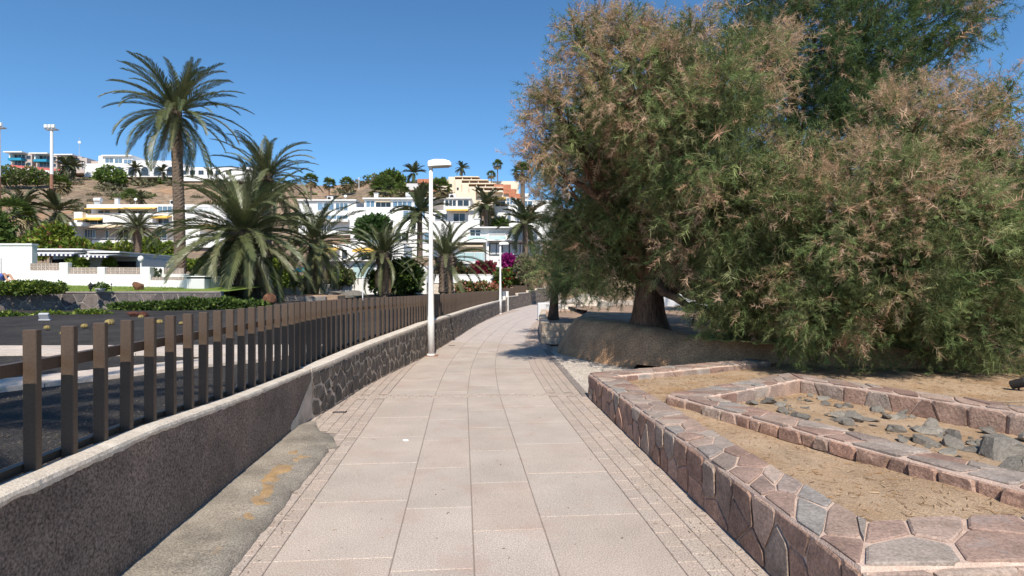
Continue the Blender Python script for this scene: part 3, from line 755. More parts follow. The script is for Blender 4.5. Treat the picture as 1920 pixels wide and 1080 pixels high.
def path_litter():
    """dry bits that gather along the foot of the walls and in the joints of the path"""
    n = 1500; s = G.random(n); Y = 3.0 + 13 * G.random(n) ** 1.2
    right = G.random(n) < .6
    X = np.where(right, np.where(Y < 8.9, 1.75 - .0657 * Y, 1.1) - .02 - np.abs(G.normal(size=n)) * .16, np.where(Y < 7.4, -1.40 - .0836 * Y, wall_x(np.maximum(Y, 7.45)) + .02) + np.abs(G.normal(size=n)) * .12)
    loose = G.random(n) < .12; X = np.where(loose, -1.2 + 2.5 * G.random(n) - .07 * Y, X)
    a = G.random(n) * 6.28; L = .008 + .03 * G.random(n) ** 2; w = .002 + .004 * G.random(n); c, q = np.cos(a), np.sin(a); v = np.zeros((n, 4, 3))
    for k, (e, f) in enumerate(((-.5, -.5), (.5, -.5), (.5, .5), (-.5, .5))):
        v[:, k, 0] = X + c * L * e - q * w * f; v[:, k, 1] = Y + q * L * e + c * w * f; v[:, k, 2] = .003 + .004 * G.random(n)
    col = np.array([[.28, .17, .08], [.18, .12, .07], [.42, .32, .2], [.12, .10, .07]])[G.integers(0, 4, n)]
    tag(obj('path_litter', me_np('path_litter', v.reshape(-1, 3), np.arange(n * 4).reshape(-1, 4), M['needle'], col=np.repeat(col, 4, 0))), 'dry twigs and leaf bits gathered along the edges of the path', 'litter', kind='stuff')
path_litter()

# loose rocks
def rock_mesh(seed, m, flat=.5, n1=9, n2=6, lo=.45, hi=.85):
    rg = random.Random(seed); v = []; cuts = [(Vector((rg.uniform(-1, 1), rg.uniform(-1, 1), rg.uniform(-1, 1))).normalized(), rg.uniform(lo, hi)) for _ in range(11)]
    for i in range(n2 + 1):
        for k in range(n1):
            th = math.pi * i / n2; ph = 2 * math.pi * k / n1
            p = Vector((math.sin(th) * math.cos(ph), math.sin(th) * math.sin(ph), math.cos(th))) * (1 + rg.uniform(-.08, .08))
            for c, d in cuts:
                e = p.dot(c) - d
                if e > 0: p -= c * e
            v.append((p.x, p.y * .75, p.z * flat))
    f = [(i * n1 + k, i * n1 + n1 + k, i * n1 + n1 + (k + 1) % n1, i * n1 + (k + 1) % n1) for i in range(n2) for k in range(n1)]
    return me_np('rock', v, f, m)
SL = [rock_mesh(40 + i, M['slate'], flat=[.35, .5, .25, .6, .4, .3][i], lo=.25, hi=.7) for i in range(6)]
def loose_stones():
    big = [(1590, 793, .17, 1), (1725, 808, .24, 4), (1690, 815, .15, 3), (1585, 765, .10, 0), (1640, 770, .12, 1), (1800, 838, .17, 3), (1838, 848, .22, 4), (1880, 862, .26, 1), (1905, 885, .2, 0), (1545, 753, .16, 2), (1510, 772, .11, 2), (1775, 855, .15, 2), (1850, 815, .16, 2)]
    k = 0
    labs = ['pointed grey slate chunk near the middle of the inner bed', 'broad pale slate slab leaning in the inner bed', 'dark broken slate beside the broad pale slab', 'small grey stone near the inner bed corner', 'dark tilted slate against the inner bed back wall',
            'upright grey slate right of the broad slab', 'blocky dark slate beside the upright one', 'large pale slate heap at the right of the bed', 'low slate at the right edge of the bed', 'flat grey slate half buried in the bed corner', 'flat slate by the inner kerb corner', 'flat slate right behind the inner kerb', 'flat slate below the large grey wall stone']
    for (px, py, r, mi), lab in zip(big, labs):
        r *= 1.15
        x, y, z = onz(px, py, .16); z = float(sand_h(np.array(x), np.array(y)))
        o = obj('loose_stone', SL[mi], None, loc=(x, y, z + r * .06), rot=(R.uniform(-.35, .35), R.uniform(-.35, .35), R.uniform(0, 6)), sc=(r, r, r)); tag(o, lab, 'stone', 'loose slate stones in the inner bed')
    for _ in range(120):
        for _t in range(60):
            x, y = R.uniform(2.4, 6.2), R.uniform(3.9, 8.3)
            if float(in_inner(np.array(x), np.array(y))) > .28 and x < .9 * y: break
        r = .035 + .14 * R.random() ** 2; z = float(sand_h(np.array(x), np.array(y)))
        o = obj('slate_chip', SL[R.randrange(6)], None, loc=(x, y, z + r * .1), rot=(R.uniform(-.4, .4), R.uniform(-.4, .4), R.uniform(0, 6)), sc=(r, r, r)); tag(o, 'small grey slate chip scattered over the inner bed', 'stone chip', 'small slate chips in the inner bed')
loose_stones()

# ------------------------------------------------------------------ battered earth-brown retaining wall and the soil terrace behind it
RB = catmull([(2.6, 19.5), (1.95, 17.2), (1.12, 15.0), (1.68, 13.2), (2.36, 12.06), (3.05, 11.45), (4.0, 10.95), (5.4, 10.25), (7.2, 9.75), (9.5, 9.4), (14, 9.1)], 8)
def mound():
    s = np.linspace(0, 1, len(RB)); d = np.gradient(RB, axis=0); d /= np.linalg.norm(d, axis=1)[:, None]; n = np.stack([-d[:, 1], d[:, 0]], -1)
    n[:, :] = n; inn = n if n[len(n) // 2, 1] > 0 else -n
    zt = np.interp(s, np.linspace(0, 1, 11), [.78, .84, .90, .88, .82, .74, .68, .68, .6, .5, .45]); bt = np.interp(s, np.linspace(0, 1, 11), [.4, .5, .55, .6, .6, .55, .35, .2, .15, .12, .12])
    zb = np.where(RB[:, 0] > 2.5, .1, -.03)
    prof = [(0, 0), (.22, .3), (.45, .58), (.68, .82), (.86, .95), (1.1, 1.0), (1.6, .985)]
    rows = []
    for a, b in prof:
        nz = smooth_noise(RB[:, 0] * 1 + b * 3, RB[:, 1], 2.2, 3) * .09 * (a > 0) + smooth_noise(RB[:, 0] + b * 5, RB[:, 1], 6, 5) * .035 * (a > 0)
        p = RB + inn * (bt * a + nz)[:, None]; rows.append(np.concatenate([p, (zb + (zt - zb) * b)[:, None]], 1))
    v, f = grid_np(np.array(rows))
    t = thing('retaining_wall', 'rounded earth-brown battered retaining wall under the big trees', 'wall', (2, 13, 0))
    obj('wall_body', me_np('wall_body', v - np.array([2, 13, 0]), f[:, ::-1], M['render_brown'], True), t)
    # soil terrace
    a = rows[-2]; far = np.stack([np.interp(s, [0, .3, 1], [2.6, 6, 34]), np.interp(s, [0, .3, 1], [33, 33, 26]), np.full(len(s), .62)], -1)
    far[0] = (3.4, 24, .62)
    tt = np.linspace(0, 1, 30)[:, None, None] ** 1.5; P = a[None] * (1 - tt) + far[None] * tt; P[..., 2] += smooth_noise(P[..., 0], P[..., 1], .6, 3) * .08 - .03
    v, f = grid_np(P); tag(obj('soil_terrace', me_np('soil_terrace', v, f[:, ::-1], M['soil'], True)), kind='structure')
mound()

def beige_planter():
    outer = [(2.7, 16.75), (.86, 17.0), (1.0, 21.5), (1.35, 27), (2.6, 27.6)]
    t = thing('beige_planter', 'beige sandstone planter with soil bed at the bend of the path', 'planter', (.86, 17, 0)); off = Vector((.86, 17, 0))
    o, inn = ring(outer, [.24, .24, .24, .24], 0, 0); zt = .59; mb = MB()
    for i in range(len(o) - 1):
        a, b, c, d = o[i], o[i + 1], inn[i + 1], inn[i]
        q = [(p.x - off.x, p.y - off.y) for p in (a, b, c, d)]
        mb.add([(x, y, -.02) for x, y in q] + [(x, y, zt - .012) for x, y in q], [(4, 7, 6, 5), (0, 4, 5, 1), (2, 6, 7, 3), (1, 5, 6, 2), (3, 7, 4, 0)])
        L = (b - a).length
        def top(u, v, dd, a=a, b=b, c=c, d=d, L=L):
            s = u / L; p = a.lerp(b, s).lerp(d.lerp(c, s), v / .24); return (p.x - off.x, p.y - off.y, zt - .004 + dd)
        nn = (a - d).normalized()
        def face(u, v, dd, a=a, b=b, L=L, nn=nn):
            p = a.lerp(b, u / L) + nn * (dd + .003); return (p.x - off.x, p.y - off.y, v)
        if i < 3:
            m = max(2, int(L / .5))
            for k in range(m):      # ashlar slabs along the top and three courses on the face
                g = .006; x0, x1 = L * k / m + g, L * (k + 1) / m - g
                for fn, y0, y1 in ((top, .0, .24), (face, .01, .19), (face, .20, .38), (face, .39, .575)):
                    x = 0 if y0 in (.01, .39) or fn is top else L / m * .45
                    p = [fn(min(L, x0 + x), y0, .014), fn(min(L, x1 + x), y0, .014), fn(min(L, x1 + x), y1, .014), fn(min(L, x0 + x), y1, .014)]; pb = [fn(min(L, x0 + x), y0, -.02), fn(min(L, x1 + x), y0, -.02), fn(min(L, x1 + x), y1, -.02), fn(min(L, x0 + x), y1, -.02)]
                    if L - x0 - x < .08: continue
                    obj('stone_block', me_np('stone_block', p + pb, [(0, 1, 2, 3), (0, 4, 5, 1), (1, 5, 6, 2), (2, 6, 7, 3), (3, 7, 4, 0)], M['beige_stone']), t)
    mb.build('core', M['mortar_pink'], t)
    obj('soil', me_np('soil', [(p.x - off.x, p.y - off.y, .5) for p in inn] + [(5.5, 10, .5), (4.5, 1.5, .5)], [tuple(range(len(inn) + 2))], M['soil']), t)
beige_planter()

# white ramp, bench and block where the path bends
t = thing('white_ramp', 'pale sloping rendered ramp rising behind the beige planter', 'ramp', (3.6, 29, 0))
MB().add([(-1.3, 0, .2), (2.2, 0, .2), (2.2, 3.5, .2), (-1.3, 3.5, .2), (-1.1, .25, .62), (.25, .3, 1.22), (.55, .3, 1.22), (1.9, .25, .35), (1.9, 3.2, .35), (.55, 3.2, 1.22), (.25, 3.2, 1.22), (-1.1, 3.2, .62)],
         [(0, 1, 7, 6, 5, 4), (1, 2, 8, 7), (2, 3, 11, 10, 9, 8), (3, 0, 4, 11), (4, 5, 10, 11), (5, 6, 9, 10), (6, 7, 8, 9)]).build('ramp_body', M['coping'], t)
o = obj('boulder', rock_mesh(77, M['slate'], .6), None, loc=(4.3, 27.6, .62), rot=(.1, .1, 1), sc=(.85, .6, .5)); tag(o, 'grey boulder lying in front of the pale ramp', 'boulder')
t = thing('stone_bench', 'flat grey stone bench slab beyond the small tree', 'bench', (2.6, 27.9, .5))
MB().box(-.8, -.25, .32, .8, .25, .42, bev=.02).build('seat', M['slate'], t)
for x in (-.55, .55): MB().box(x - .1, -.2, 0, x + .1, .2, .32, bev=.01).build('leg', M['slate'], t)
t = thing('stone_block', 'pale grey stone block at the far corner of the beige planter', 'block', (1.55, 28.6, 0))
MB().box(-.3, -.3, 0, .35, .3, .85, bev=.03).build('block', M['white_grey'], t)
t = thing('far_garden_wall', 'pale low wall seen through the gap under the trees', 'wall', (13, 31, 0))
MB().box(-6.5, -.15, 0, 16, .15, 1.35, bev=.02).build('wall_body', M['white_grey'], t); MB().box(-6.6, -.2, 1.352, 16.1, .2, 1.42, bev=.02).build('cap', M['white'], t)

# ------------------------------------------------------------------ feathery tamarisk trees
def strands(rg, n):
    t = .05 + .95 * rg.random(n); az = rg.random(n) * 6.283; el = .3 + 1.15 * rg.random(n)
    base = np.stack([np.zeros(n), np.zeros(n), t], -1)
    d = np.stack([np.cos(az) * np.sin(el), np.sin(az) * np.sin(el), np.cos(el)], -1)
    L = (.22 + .3 * rg.random(n)) * (1.15 - .45 * t); side = np.cross(d, rg.normal(size=(n, 3))); side /= np.linalg.norm(side, axis=1)[:, None]
    w = .0105 + .007 * rg.random(n)
    tip = base + d * L[:, None] + np.array([0, 0, -.0])
    return np.stack([base - side * w[:, None], base + side * w[:, None], tip], 1)     # n,3,3
TPL = [strands(np.random.default_rng(100 + i), 31) for i in range(6)]
def sprays(pos, direc, length, col, colvar=.22):
    """many sprays: positions (n,3), directions, lengths, colours -> verts, faces, colours"""
    n = len(pos); d = direc / np.linalg.norm(direc, axis=1)[:, None]
    a = np.cross(d, G.normal(size=(n, 3))); a /= np.linalg.norm(a, axis=1)[:, None]; b = np.cross(d, a)
    V = []; C = []
    k = G.integers(0, 6, n)
    for i in range(6):
        s = k == i; q = TPL[i]; m = s.sum()
        if not m: continue
        v = (q[None, ..., 0, None] * a[s][:, None, None] + q[None, ..., 1, None] * b[s][:, None, None] + q[None, ..., 2, None] * d[s][:, None, None]) * length[s][:, None, None, None]
        bend = (q[None, ..., 2] ** 2 * length[s][:, None, None] * .08); v[..., 2] -= bend
        v = v + pos[s][:, None, None]
        V.append(v.reshape(-1, 3)); c = col[s][:, None, None] * (1 + colvar * (G.random((m, q.shape[0], 1, 1)) * 2 - 1)); C.append(np.broadcast_to(c, (m, q.shape[0], 3, 3)).reshape(-1, 3))
    V = np.concatenate(V); C = np.concatenate(C)
    return V, np.arange(len(V)).reshape(-1, 3), C
GREENS = np.array([[.17, .215, .08], [.135, .185, .07], [.21, .245, .10], [.11, .155, .058], [.25, .26, .125]])
DARKG = np.array([[.075, .125, .045], [.09, .14, .05], [.055, .095, .038], [.115, .15, .055]])
BROWNS = np.array([[.56, .36, .235], [.49, .335, .21], [.60, .42, .29], [.44, .33, .20], [.52, .38, .265], [.30, .28, .13]])
def tamarisk(name, label, base, trunk, blobs, dens, lmin, lmax, greens, group, droop=.25, seed=1, core=700):
    """blobs: (px, py, Y, radius px, brown share)"""
    t = thing(name, label, 'tree', base, group=group); bx = np.array(base)
    pos = []; di = []; ln = []; co = []; limbs = MB(); rg = random.Random(seed)
    tops = []
    for px, py, Y, rp, br in blobs:
        br *= .95 if py < 330 else (.75 if py < 480 else .55)
        c = np.array(W(px, py, Y)); r = rp / K * Y; tops.append((c, r))
        n = int(dens * 12.5 * r * r)
        # tufts: sprays gather round a few dozen twig ends so that clumps and gaps appear
        nt_ = max(10, int(26 * r * r)); u = G.normal(size=(nt_, 3)); u /= np.linalg.norm(u, axis=1)[:, None]
        tc = u * (r * (.62 + .5 * G.random((nt_, 1)) ** .8)) * np.array([1, 1, .92]); tr = (.10 + .13 * G.random(nt_)) * (1 + .25 * (Y > 15))
        tb = G.random(nt_) < br * (1.0 + .35 * u[:, 2]) ; tl = .45 + 1.15 * G.random(nt_)
        k = G.integers(0, nt_, n); p = tc[k] + (off_ := G.normal(size=(n, 3)) * (tr[k] * .75)[:, None])
        f = G.random(n) < .12; q = G.normal(size=(n, 3)); q /= np.linalg.norm(q, axis=1)[:, None]; p[f] = (q * (r * (.3 + .8 * G.random((n, 1)))))[f]
        out = p / (np.linalg.norm(p, axis=1)[:, None] + 1e-6)
        d = out * .55 + off_ / (tr[k][:, None] + .01) * .45 + np.array([0, 0, .3]) + G.normal(size=(n, 3)) * .3; d[:, 2] -= droop * (out[:, 2] < -.2)
        cb = BROWNS[G.integers(0, len(BROWNS), n)]; cg = greens[G.integers(0, len(greens), n)] * tl[k][:, None]
        isb = (tb[k] & (G.random(n) < .82)) | (G.random(n) < br * .12)
        isb &= (np.linalg.norm(p, axis=1) > r * .45)
        pos.append(c + p); di.append(d); ln.append((lmin + (lmax - lmin) * G.random(n)) * np.where(f, 1.5, 1)); co.append(np.where(isb[:, None], cb, cg))
    pos = np.concatenate(pos); di = np.concatenate(di); ln = np.concatenate(ln); co = np.concatenate(co)
    ok = (pos[:, 2] > .36); pos, di, ln, co = pos[ok], di[ok], ln[ok], co[ok]
    V, F, C = sprays(pos, di, ln, co)
    for c, r in tops:          # coarse inner foliage filling each mass, coloured darker to make the gaps look shaded
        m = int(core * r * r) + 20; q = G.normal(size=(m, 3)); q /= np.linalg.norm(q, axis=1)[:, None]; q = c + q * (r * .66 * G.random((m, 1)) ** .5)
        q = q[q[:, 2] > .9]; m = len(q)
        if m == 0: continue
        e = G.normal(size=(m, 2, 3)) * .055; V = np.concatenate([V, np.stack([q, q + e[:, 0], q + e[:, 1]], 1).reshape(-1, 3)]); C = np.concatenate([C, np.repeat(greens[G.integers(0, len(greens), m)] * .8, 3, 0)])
    F = np.arange(len(V)).reshape(-1, 3)
    zf = np.where(V[:, 1] > 9.6, .72, .34); V[:, 2] = np.where((V[:, 2] < zf), zf + .02 * G.random(len(V)), V[:, 2])
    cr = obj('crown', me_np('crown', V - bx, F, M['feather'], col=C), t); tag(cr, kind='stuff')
    trunk(t, tops, rg)
    return len(F)

def gnarl(mb, a, b, ra, rb, rg, n=7, bow=.25, sides=9):
    a, b = Vector(a), Vector(b); L = (b - a).length; pts = []; rad = []
    o = Vector((rg.uniform(-1, 1), rg.uniform(-1, 1), rg.uniform(-.2, .8))) * L * bow * .5
    for i in range(n):
        s = i / (n - 1); p = a.lerp(b, s) + o * math.sin(math.pi * s) + Vector((rg.uniform(-1, 1), rg.uniform(-1, 1), rg.uniform(-1, 1))) * L * .02 * (0 < i < n - 1)
        pts.append(p); rad.append(ra + (rb - ra) * s)
    mb.tube(pts, rad, sides)
def trunk_of(fork, r0, rl, twigs=3):
    """trunk from the foot to a fork point, then one limb per foliage mass"""
    def f(t, tops, rg):
        b = t.location; fk = Vector(fork) - b
        mb = MB(); n = 14; v = []; lev = 9
        for i in range(lev):
            s = i / (lev - 1); p = Vector((0, 0, -.12)).lerp(fk, s); r = r0 * (1.25 - .5 * s + .35 * (1 - s) ** 6)
            for k in range(n):
                a = 2 * math.pi * k / n; rr = r * (1 + .10 * math.sin(3 * a + s * 2) + .07 * math.sin(7 * a - s * 3) + rg.uniform(-.03, .03)); v.append((p.x + rr * math.cos(a), p.y + rr * math.sin(a), p.z))
        fc = [(i * n + k, i * n + (k + 1) % n, i * n + n + (k + 1) % n, i * n + n + k) for i in range(lev - 1) for k in range(n)] + [tuple(range((lev - 1) * n, lev * n))]
        obj('trunk', me_np('trunk', v, fc, M['bark'], True), t)
        for c, r in tops:
            lb = MB(); c = Vector(c) - b; st = fk.lerp(Vector((0, 0, .3)), rg.uniform(0, .25))
            gnarl(lb, st, c, rl * rg.uniform(.7, 1.1), .035, rg, 8, .22, 7)
            for _ in range(twigs):
                d = Vector((rg.uniform(-1, 1), rg.uniform(-1, 1), rg.uniform(-.4, 1))).normalized() * r * rg.uniform(.7, 1.05); gnarl(lb, st.lerp(c, rg.uniform(.6, .98)), c + d, .022, .005, rg, 5, .2, 5)
            lb.build('limb', M['bark'], t, True)
    return f
NQ = 0
T1 = [(1130, 125, 10.6, 95, .8), (1072, 250, 10.6, 80, .8), (1215, 180, 9.8, 118, .75), (1125, 345, 13.0, 110, .45), (1075, 420, 12.4, 65, .2), (1235, 330, 12.0, 135, .35), (1135, 455, 12.6, 85, .15), (1075, 500, 14.2, 45, .15), (1310, 250, 9.6, 130, .5), (1315, 445, 10.6, 95, .4),
      (1370, 130, 10.2, 110, .4), (1370, 380, 9.8, 115, .38), (1400, 520, 10.2, 95, .35), (1350, 600, 10.9, 50, .15), (1170, 520, 13.6, 42, .1), (1425, 625, 10.4, 42, .1), (1100, 60, 10.4, 40, .95), (1035, 190, 10.4, 32, .95), (1015, 300, 11.0, 38, .85), (1180, 65, 10.4, 45, .9), (1265, 85, 10.2, 48, .85), (1460, 330, 9.8, 80, .45),
      (1180, 260, 14.5, 120, .2), (1300, 330, 14.5, 130, .1), (1230, 440, 14.5, 90, .1), (1400, 440, 13.5, 100, .1), (1120, 300, 15, 80, .3), (1335, 545, 10.8, 55, .2), (1405, 590, 10.6, 55, .15), (1465, 595, 10.4, 55, .15), (1450, 530, 10.2, 70, .25)]
b1 = W(1218, 612, 13.0)
NQ += tamarisk('tamarisk_tree', 'broad tamarisk with thick trunk on the brown mound, rusty dry blossom over green', (b1[0], 13.0, .78), trunk_of((b1[0] - .05, 13.0, 1.95), .33, .15), T1, 92, .15, .36, GREENS, 'large feathery trees right of the path', seed=3, core=520)
T2 = [(1530, 70, 17.5, 90, .05), (1600, 130, 17.5, 90, .08), (1720, 70, 17.5, 80, .15), (1640, 210, 17, 80, .1), (1520, 260, 17.5, 80, .08), (1480, 60, 18.5, 95, .05), (1560, 160, 18.5, 95, .05), (1650, 60, 18, 100, .12), (1770, 45, 17.5, 60, .25), (1850, 15, 17.5, 38, .4), (1470, 210, 18.5, 75, .08), (1600, 280, 18, 95, .1), (1700, 150, 17.5, 70, .2), (1510, -70, 18.5, 110, .05), (1660, -80, 18, 100, .1), (1420, 20, 18.5, 70, .15), (1400, 120, 18.5, 60, .2), (1540, 370, 18, 90, .1)]
b2 = W(1500, 560, 18.5)
NQ += tamarisk('dark_tree', 'tall dark green feathery tree rising behind, with sky showing through its crown', (b2[0], 18.5, .6), trunk_of((b2[0], 18.5, 4.6), .28, .11, 4), T2, 25, .26, .55, DARKG, 'large feathery trees right of the path', seed=8, core=150)
T3 = [(1700, 265, 9.2, 85, .7), (1800, 260, 9.3, 80, .75), (1890, 340, 8.9, 90, .55), (1640, 365, 8.8, 105, .65), (1765, 400, 8.4, 115, .66), (1545, 430, 9.0, 95, .55), (1885, 480, 8.6, 105, .4), (1660, 525, 8.7, 105, .3), (1785, 560, 8.8, 95, .28), (1555, 565, 9.0, 85, .2), (1490, 625, 9.8, 45, .12), (1885, 610, 9.0, 70, .1),
      (1640, 640, 9.3, 38, .08), (1800, 650, 9.2, 40, .08), (1885, 670, 9.1, 38, .1), (1990, 420, 8.8, 120, .4), (2010, 600, 9.2, 100, .15), (1560, 655, 9.5, 28, .05), (1740, 655, 9.3, 28, .05), (1870, 200, 9.6, 60, .85), (1740, 190, 9.8, 40, .9), (1480, 480, 9.6, 75, .4), (1600, 590, 10.8, 70, .1), (1710, 600, 10.6, 75, .1), (1840, 585, 10.6, 80, .12), (1490, 560, 11, 75, .15),
      (1520, 510, 13, 95, .05), (1660, 480, 13, 105, .05), (1800, 490, 13, 105, .05), (1910, 540, 13, 90, .05), (1720, 340, 11.5, 110, .2), (1860, 400, 11.5, 110, .2), (1600, 440, 11.5, 90, .2)]
b3 = W(1660, 640, 11.2)
NQ += tamarisk('drooping_tamarisk', 'spreading tamarisk at the right whose brown and green branches droop to the sand', (b3[0], 11.2, .6), trunk_of((b3[0], 10.9, 1.7), .26, .10, 4), T3, 125, .12, .30, GREENS, 'large feathery trees right of the path', droop=.35, seed=5)
T4 = [(1045, 490, 19.5, 40, .3), (1080, 510, 19, 34, .15), (1020, 500, 20, 26, .5), (1110, 530, 18.5, 24, .1), (1060, 540, 19, 22, .1)]
b4 = W(1037, 587, 20.5)
NQ += tamarisk('small_tamarisk', 'small tree with a short bare trunk growing in the beige planter', (b4[0], 20.5, .5), trunk_of((b4[0] + .05, 20.3, 1.75), .15, .06, 3), T4, 44, .22, .45, GREENS, None, seed=9)
print('feather faces', NQ)

# ------------------------------------------------------------------ palms
def frond_geo(L, th0, curl, pairs, leaf, wid, rg, vee=.35):
    """a feather frond that leaves the origin towards +X; returns verts, faces"""
    n = 14; pts = [Vector((0, 0, 0))]; th = th0; tang = []
    for i in range(n):
        tang.append(Vector((math.cos(th), 0, math.sin(th)))); pts.append(pts[-1] + tang[-1] * (L / n)); th -= curl / n * (.5 + i / n)
    tang.append(tang[-1]); v = []; f = []
    def at(s):
        x = s * n; i = min(n - 1, int(x)); return pts[i].lerp(pts[i + 1], x - i), tang[i].lerp(tang[min(n, i + 1)], x - i).normalized()
    for i in range(n):           # midrib
        r = .028 * L / 4 * (1 - i / n) + .006; r2 = .028 * L / 4 * (1 - (i + 1) / n) + .006; b = len(v)
        v += [pts[i] + Vector((0, r, 0)), pts[i] + Vector((0, -r, 0)), pts[i + 1] + Vector((0, -r2, 0)), pts[i + 1] + Vector((0, r2, 0))]; f.append((b, b + 1, b + 2, b + 3))
    for k in range(pairs):
        s = .09 + .9 * k / pairs; p, t = at(s); up = Vector((-t.z, 0, t.x)); ll = leaf * (.45 + 1.1 * math.sin(math.pi * min(1, .18 + .8 * s)) ** .8) * (1 if s < .93 else .7)
        for sg in (-1, 1):
            a = .85 + .3 * s + rg.uniform(-.08, .08); d = t * math.sin(a) + Vector((0, sg, 0)) * math.cos(a) + up * (vee + rg.uniform(-.12, .12)); d.normalize()
            l2 = ll * rg.uniform(.85, 1.1); m = p + d * l2 * .5; e = p + d * l2 + Vector((0, 0, -.16 * l2)); w = t * wid * .5; b = len(v)
            v += [p - w * .6, p + w * .6, m + w, e, m - w]; f += [(b, b + 1, b + 2, b + 4), (b + 4, b + 2, b + 3)]
    return v, f
RGP = random.Random(3)
CLS = [1.42, 1.15, .85, .55, .25, -.05, -.4, -.75, -1.1, -1.35]
FR = [[me_np('frond', *frond_geo(4, a, c, 56, .36, .07, RGP), M['frond']) for c in (1.0, 1.45)] for a in CLS]
FD = [me_np('frond', *frond_geo(3.2, a, .5, 26, .4, .07, RGP, -.1), M['frond_dead']) for a in (-1.0, -1.3, -1.48)]
def palm_trunk(t, h, r0, r1, lean=(0, 0), rough=True, name='trunk', bulge=0):
    n = 14; rings = max(6, int(h / .11)) if rough else 6; v = []
    for i in range(rings + 1):
        s = i / rings; z = -.15 + (h + .15) * s; r = r0 + (r1 - r0) * s + .25 * r0 * math.exp(-z * 2.2) * (z > 0)
        r += bulge * math.exp(-((h - z) / .8) ** 2)
        for k in range(n):
            a = 2 * math.pi * (k + .5 * (i % 2)) / n; rr = r * (1 + (.07 * ((i + k) % 2) + .04 * RGP.random()) * rough)
            v.append((lean[0] * s * s + rr * math.cos(a), lean[1] * s * s + rr * math.sin(a), z))
    f = [(i * n + k, i * n + (k + 1) % n, i * n + n + (k + 1) % n, i * n + n + k) for i in range(rings) for k in range(n)] + [tuple(range(rings * n, rings * n + n))]
    return obj(name, me_np(name, v, f, M['palm_bark'], False), t)
def near_palm(px, base_y, crown_y, Y, L, nf, label, r0=.32, r1=.27, dist=None, dead=8, lean=0, seed=1, group='date palms in the garden', bulge=.1, base_z=None):
    """feather palm whose fronds are parts"""
    rg = random.Random(seed); x, _, zb = W(px, base_y, Y); zc = W(px, crown_y, Y)[2]
    if base_z is not None: zb = base_z
    t = thing('palm_tree', label, 'palm tree', (x, Y, zb), group=group); h = zc - zb
    palm_trunk(t, h, r0, r1, (lean, 0), bulge=bulge)
    wts = dist or [6, 9, 10, 10, 10, 10, 9, 7, 4, 2]; ga = rg.random() * 6
    cls = [i for i, w in enumerate(wts) for _ in range(w)]
    for k in range(nf):
        c = cls[int(k / nf * len(cls))]; me = FR[c][rg.randrange(2)]; a = ga + k * 2.39996 + rg.uniform(-.2, .2); s = L / 4 * rg.uniform(.85, 1.08) * (.92 if c < 1 else 1)
        obj('frond', me, t, loc=(lean + .13 * math.cos(a), .13 * math.sin(a), h - .05 - .03 * c), rot=(rg.uniform(-.35, .35), rg.uniform(-.12, .12), a), sc=(s, s, s))
    for k in range(dead):
        a = k * 2.4 + rg.random(); s = L / 4 * rg.uniform(.6, .95)
        obj('dead_frond', FD[rg.randrange(3)], t, loc=(lean + .2 * math.cos(a), .2 * math.sin(a), h - .35), rot=(rg.uniform(-.3, .3), 0, a), sc=(s, s, s))
    MB().lathe([(r1 * .9, -.7), (r1 * 1.5, -.35), (r1 * 1.35, 0), (r1 * .6, .3), (.02, .5)], 14).build('crown_shaft', M['palm_bark'], t, loc=(lean, 0, h))
    return t
near_palm(338, 520, 206, 36, 4.3, 70, 'tall date palm with long bare trunk, highest in the picture at left', .33, .28, [7, 9, 10, 10, 9, 8, 6, 5, 3, 0], 6, -.35, 2, base_z=.9)
near_palm(456, 563, 436, 32.5, 4.9, 110, 'big bushy date palm with fronds hanging to the ground, left of centre', .62, .55, [8, 10, 11, 12, 13, 13, 13, 11, 8, 3], 20, 0, 3, bulge=.25)
near_palm(500, 545, 330, 42, 4.2, 60, 'date palm whose crown rises behind the big bushy palm', .34, .3, None, 6, 0, 4, base_z=1.0)
near_palm(588, 552, 452, 37, 3.7, 66, 'date palm with slim straight trunk right of the big bushy palm', .27, .25, [7, 9, 10, 10, 10, 10, 9, 8, 6, 3], 10, .1, 5, bulge=.12)
near_palm(719, 553, 476, 39, 3.3, 58, 'short date palm with arched spreading crown in front of the leafy shrub', .32, .30, [8, 10, 11, 11, 11, 9, 6, 3, 1, 0], 12, 0, 6, bulge=.25)
near_palm(836, 549, 482, 38, 3.3, 40, 'sparse date palm with a thick shaggy neck just right of the lamp', .40, .40, [9, 10, 9, 8, 7, 5, 4, 3, 2, 0], 10, 0, 7, bulge=.3)
near_palm(258, 492, 428, 72, 3.6, 62, 'small dark date palm with round crown in front of the yellow awnings', .45, .38, [7, 9, 10, 10, 10, 9, 5, 2, 0, 0], 0, 0, 8, bulge=.4)

# one more palm stands just outside the picture, left of and behind the viewer; its shadow reaches the garden path
def palm_outside():
    t = near_palm(960, HOR, HOR, 1, 4.0, 40, 'date palm standing left of the viewer, its shadow falling on the garden gravel', .3, .28, None, 0, 0, 12, base_z=EYE - 8.2)
    t.location = (-6.0, -1.6, .12)
palm_outside()
